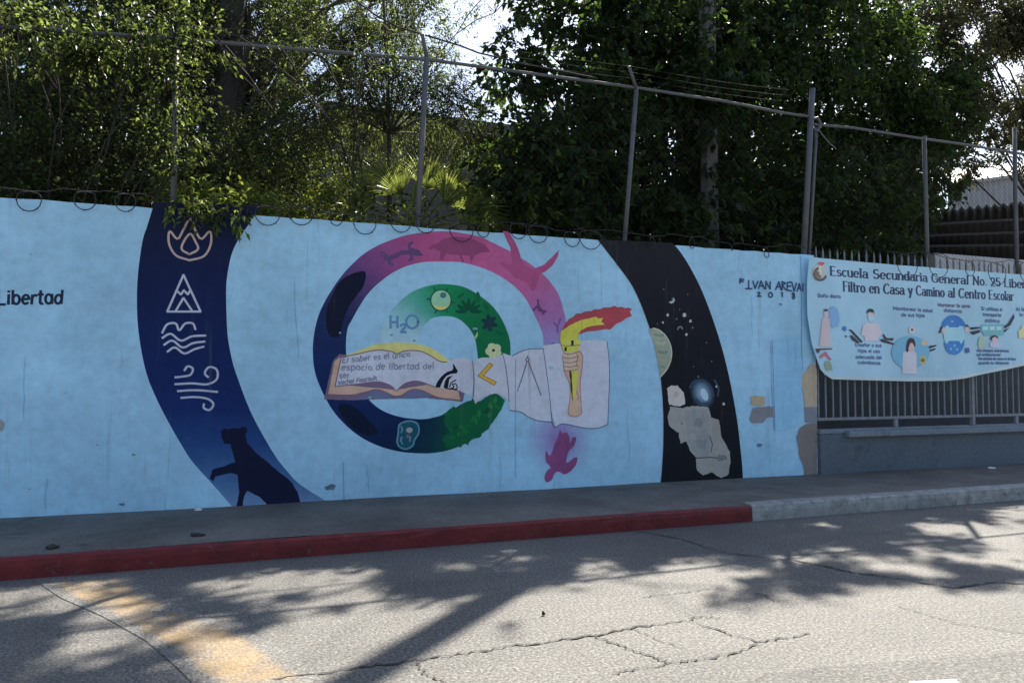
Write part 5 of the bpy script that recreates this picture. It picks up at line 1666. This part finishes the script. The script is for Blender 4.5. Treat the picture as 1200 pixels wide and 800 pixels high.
# feathery tree over the gap with the thin pale trunk
ft = at_y(444, 250, 11.0)
cf = []
for px, py, Y, r in ((400, 50, 10.8, (0.9, 0.6, 0.35)), (460, 40, 10.8, (0.8, 0.6, 0.3)), (440, 90, 10.6, (1.0, 0.6, 0.3)), (500, 100, 10.8, (0.8, 0.5, 0.28)), (390, 120, 10.7, (0.8, 0.5, 0.3)), (460, 135, 10.8, (0.9, 0.5, 0.28)), (530, 130, 10.9, (0.5, 0.5, 0.25)), (350, 90, 11.2, (0.6, 0.5, 0.3)), (420, 0, 11.0, (1.0, 0.7, 0.3)), (510, -20, 11.0, (0.9, 0.7, 0.3)), (340, 160, 10.4, (0.6, 0.5, 0.3)), (480, -60, 11.2, (1.2, 0.8, 0.5)), (580, 15, 11.2, (0.5, .5, .25)), (545, 158, 12.6, 0.4), (480, 160, 12.8, 0.4), (575, 180, 12.3, 0.32), (420, 175, 12.6, 0.4), (520, 185, 13.0, 0.3), (390, -60, 11.4, (1.0, .8, .5))):
    cf.append(cl(px, py, Y, r))
tree('feathery_tree', 'slim trunked tree with wispy dark feathery branches in front of the sky gap', (ft[0], 11.0, 0.12), 7.4, 0.055, cf, 1000, 0.065, 0.017, 16, 0.32, LEAF_FEATHER, BARK, 0.35, 0.55, keep_fn=gap_fn, twigs=5, min_h=4.7)
# thin dark trunk left of it
t2 = at_y(398, 250, 11.6)
cg = [cl(px, py, Y, r) for px, py, Y, r in ((395, 175, 11.6, 0.30), (380, 140, 11.8, 0.45), (420, 165, 11.8, 0.25), (360, 180, 11.3, 0.5), (330, 200, 11.0, 0.5), (350, 230, 10.4, 0.4), (300, 58, 8.66, 0.26), (255, 50, 8.65, 0.24), (370, 60, 8.7, 0.26), (430, 66, 8.75, 0.24))]
tree('small_tree', 'small slim dark trunked tree just left of the fan palm', (t2[0], 11.6, 0.12), 4.9, 0.05, cg, 260, 0.06, 0.03, 10, 0.22, LEAF_FINE, BARK, 0.3, 0.6, keep_fn=gap_fn, min_h=2.4)
# reddish tree at far right with open twigs
rt = at_y(1262, 300, 16.0)
cw = [cl(px, py, Y, r) for px, py, Y, r in ((1080, 30, 14.5, 0.9), (1120, 90, 14.6, 0.7), (1160, 20, 15.0, 0.9), (1190, 110, 15.0, 0.6), (1160, 150, 14.6, 0.5), (1100, 150, 14.4, 0.7), (1200, 40, 15, 0.8), (1220, 140, 14.8, 0.7), (1110, -20, 15, 1.1), (1180, -40, 15.2, 1.2), (1240, 10, 15, 1.2), (1240, 90, 15, .9), (1125, 195, 14.2, 0.4), (1070, 215, 13.6, 0.5), (1130, 50, 14.2, 0.7), (1195, 180, 14.4, 0.5), (1150, 110, 14.4, 0.6), (1205, 30, 14.6, 0.7), (1120, 130, 14.2, 0.6))]
tree('open_tree', 'loose crowned olive green tree with sky showing through at the right edge', (rt[0], 16.0, 0.12), 8.5, 0.16, cw, 620, 0.11, 0.055, 9, 0.30, LEAF_BROWN, BARK, 0.45, 0.6, keep_fn=gap_fn, twigs=2, min_h=5.6)

# shrubs over the wall at left, each with its own stems
def shrub(name, label, px, py, Y, r, n_per, L, W, mat, more=(), group='shrubs growing above the wall'):
    c = at_y(px, py, Y)
    cs = [(tuple(c), r)] + [cl(*m) for m in more]
    return tree(name, label, (c[0], Y, 0.12), max(1.5, c[2] - 0.5), 0.05, cs, n_per, L, W, 9, 0.22, mat, BARK, 0.35, 0.65, group, cat='shrub', keep_fn=gap_fn, min_h=1.2)
shrub('shrub', 'tall fine leaved shrub at the left edge behind the word on the wall', 20, 150, 10.9, 0.9, 900, 0.062, 0.034, LEAF_FINE, ((60, 40, 8.7, 0.30), (0, 30, 8.7, 0.28), (95, 44, 8.7, 0.24), (50, 210, 10.5, 0.6), (-20, 220, 10.3, 0.6), (0, 70, 11.3, 0.9), (70, 90, 11.2, 0.8)))
shrub('shrub', 'tall fine leaved shrub with sunlit flecks between the left edge and the dark trunk', 120, 165, 10.8, 0.8, 900, 0.062, 0.034, LEAF_FINE, ((130, 48, 8.65, 0.26), (205, 44, 8.62, 0.30), (204, 95, 8.62, 0.26), (207, 150, 8.64, 0.26), (206, 200, 8.66, 0.22), (165, 52, 8.66, 0.22), (150, 215, 10.3, 0.55), (100, 222, 10.2, 0.5), (140, 130, 11.0, 0.5)))
shrub('shrub', 'olive green shrub under the thick dark trunk', 235, 185, 10.6, 0.62, 900, 0.06, 0.032, LEAF_FINE, ((290, 195, 12.8, 0.7), (325, 215, 12.6, 0.7), (270, 225, 12.2, 0.6), (350, 190, 13.2, 0.6), (200, 222, 10.0, 0.45), (280, 200, 10.4, 0.5), (180, 180, 10.7, 0.5)))
shrub('shrub', 'bright yellow green shrub spilling over the dark blue ribbon', 250, 236, 9.7, 0.40, 420, 0.085, 0.032, LEAF_BRIGHT, ((215, 243, 9.5, 0.28), (290, 238, 9.6, 0.30), (235, 250, 9.2, 0.2), (265, 247, 9.3, 0.2), (240, 243, 8.62, 0.13), (275, 243, 8.6, 0.11), (205, 238, 8.62, 0.12), (225, 247, 8.6, 0.09), (262, 252, 8.58, 0.08), (290, 246, 8.62, 0.09)))
shrub('shrub', 'bright small shrub on the wall top left of the fan palm', 345, 228, 10.0, 0.42, 330, 0.07, 0.032, LEAF_BRIGHT, ((375, 238, 9.9, 0.35), (405, 228, 10.2, 0.35), (320, 215, 10.3, 0.4)))
shrub('shrub', 'green glossy shrub right of the fan palm under the sky gap', 600, 240, 10.2, 0.42, 280, 0.11, 0.06, LEAF_BRIGHT, ((560, 262, 9.9, 0.22), (630, 250, 10.0, 0.3), (585, 205, 10.6, 0.25)))
shrub('shrub', 'dark low shrub at the foot of the fan palm', 500, 262, 10.0, 0.3, 300, 0.07, 0.035, LEAF_FINE, ((460, 258, 10.0, 0.28), (430, 262, 9.9, 0.25), (540, 262, 9.9, 0.25)))

# fan palm
pc = at_y(487, 262, 10.6)
palm = empty('fan_palm', (pc[0], 10.6, 0.12), 'fan palm with sunlit pleated leaves behind the wall left of the middle', 'palm')
bm = bmesh.new()
tube(bm, [(pc[0], 10.6, 0.1), (pc[0] + .02, 10.6, 1.6), (pc[0], 10.6, pc[2] - 0.05)], [0.15, 0.13, 0.11], 10)
new_obj('trunk', bm, BARK, palm, True)
def frond(target_px, Y, radius, spread_deg, normal_tilt, nbl=26):
    o = Vector((pc[0], 10.6, pc[2] - 0.1))
    hub = Vector(at_y(*target_px, Y))
    ax = (hub - o)
    axn = ax.normalized()
    bm = bmesh.new()
    mid = o + ax * 0.5 + Vector((0, 0, 0.05))
    tube(bm, [o, mid, hub], [0.022, 0.016, 0.011], 5)
    side = axn.cross(Vector((math.sin(normal_tilt), -math.cos(normal_tilt), 0.25))).normalized()
    nor = side.cross(axn)
    for k in range(nbl):
        a = R(-spread_deg + 2 * spread_deg * k / (nbl - 1))
        d = (axn * math.cos(a) + side * math.sin(a)).normalized()
        L = radius * 1.42 * (0.8 + 0.2 * math.cos(a)) * rng.uniform(0.9, 1.05)
        w = side * math.cos(a) - axn * math.sin(a)
        w.normalize()
        hw = radius * R(spread_deg) / nbl * 0.95
        fold = nor * hw * 0.7 * (1 if k % 2 else 0.4)
        p0 = hub; p1 = hub + d * L * 0.6 + Vector((0, 0, -0.02 * L)); p2 = hub + d * L + Vector((0, 0, -0.16 * L)) + nor * rng.uniform(-.05, .05)
        v = [bm.verts.new(p0 + w * 0.006), bm.verts.new(p0 - w * 0.006), bm.verts.new(p1 + w * hw * 0.62), bm.verts.new(p1 + fold), bm.verts.new(p1 - w * hw * 0.62), bm.verts.new(p2)]
        bm.faces.new((v[0], v[2], v[3])); bm.faces.new((v[0], v[3], v[1])); bm.faces.new((v[1], v[3], v[4])); bm.faces.new((v[2], v[5], v[3])); bm.faces.new((v[3], v[5], v[4]))
    new_obj('frond', bm, PALM, palm)
for (t, Y, rd, sp, nt_) in (((470, 228), 10.4, 0.50, 62, 0.2), ((500, 222), 10.7, 0.52, 60, -0.2), ((440, 236), 10.3, 0.46, 66, 0.5), ((428, 250), 10.1, 0.40, 70, 0.7), ((520, 238), 10.5, 0.48, 64, -0.3), ((545, 248), 10.2, 0.48, 68, -0.6), ((560, 262), 10.4, 0.42, 70, -0.8), ((455, 214), 10.9, 0.42, 60, 0.3), ((520, 215), 11.0, 0.42, 58, -0.2), ((485, 240), 10.0, 0.40, 70, 0.0), ((410, 258), 10.5, 0.36, 70, 0.8)):
    frond(t, Y, rd, sp, nt_)

# trees standing further back
for (px, Y, topy, w, lab) in ((-60, 20, -10, 2.6, 'distant leafy tree far behind the left edge shrubs'), (60, 21, 40, 2.2, 'distant leafy tree behind the sunlit fleck shrub'), (170, 22, 20, 2.4, 'distant tall tree glimpsed left of the thick dark trunk'), (262, 20, 80, 1.7, 'distant tree right behind the thick dark trunk'), (335, 21, 40, 1.9, 'distant bright tree glimpsed right of the thick dark trunk'),
                          (690, 20, 170, 2.2, 'distant dark tree behind the left half of the broadleaf tree'), (860, 21, 165, 2.3, 'distant dark tree behind the concrete pole'), (980, 20, 170, 2.2, 'distant dark tree left of the sheet metal hall')):
    c = at_y(px, topy, Y)
    h = c[2]
    cs = []
    for k in range(14):
        a = nrng.uniform(0, 2 * math.pi); rr = w * math.sqrt(nrng.random()) * 0.8
        z = nrng.uniform(0.9, h - 0.8)
        cs.append(((c[0] + rr * math.cos(a), Y + rr * math.sin(a), z), w * rng.uniform(.4, .55)))
    tree('far_tree', lab, (c[0], Y, 0.12), h * 0.8, 0.15, cs, 75, 0.24, 0.14, 8, 0.4, LEAF_FAR, BARK, 0.3, 0.6, 'trees further back in the yard', keep_fn=gap_fn, twigs=0, min_h=0.8)

# ------------------------------------------------------------------ litter
def scrap(px, py, Z, r, mat, label, name='litter', cat='litter'):
    c = at_z(px, py, Z)
    bm = bmesh.new()
    n = 7
    top = [bm.verts.new((c[0] + r * rng.uniform(.6, 1.2) * math.cos(2 * math.pi * k / n), c[1] + r * rng.uniform(.5, 1.0) * math.sin(2 * math.pi * k / n), Z + rng.uniform(0.008, 0.03))) for k in range(n)]
    m = bm.verts.new((c[0], c[1], Z + 0.03))
    bot = [bm.verts.new((v.co.x * .98 + c[0] * .02, v.co.y * .98 + c[1] * .02, Z + 0.004)) for v in top]
    for k in range(n):
        bm.faces.new((top[k], top[(k + 1) % n], m))
        bm.faces.new((top[k], bot[k], bot[(k + 1) % n], top[(k + 1) % n]))
    tag(new_obj(name, bm, mat), label, cat)
scrap(233, 598, PV, 0.05, PAPER, 'crumpled white paper scrap on the pavement below the big cat')
scrap(1162, 549, PV, 0.06, PAPER, 'white paper scrap at the foot of the low grey wall')
scrap(232, 628, PV, 0.07, BARK, 'small heap of dead leaves on the pavement below the paper scrap', 'leaf_litter')
scrap(62, 642, PV, 0.06, BARK, 'dark dead leaf near the red kerb at the left edge', 'leaf_litter')
scrap(637, 721, 0.0, 0.010, BARK, 'single dark pebble on the sunlit road', 'pebble', 'pebble')
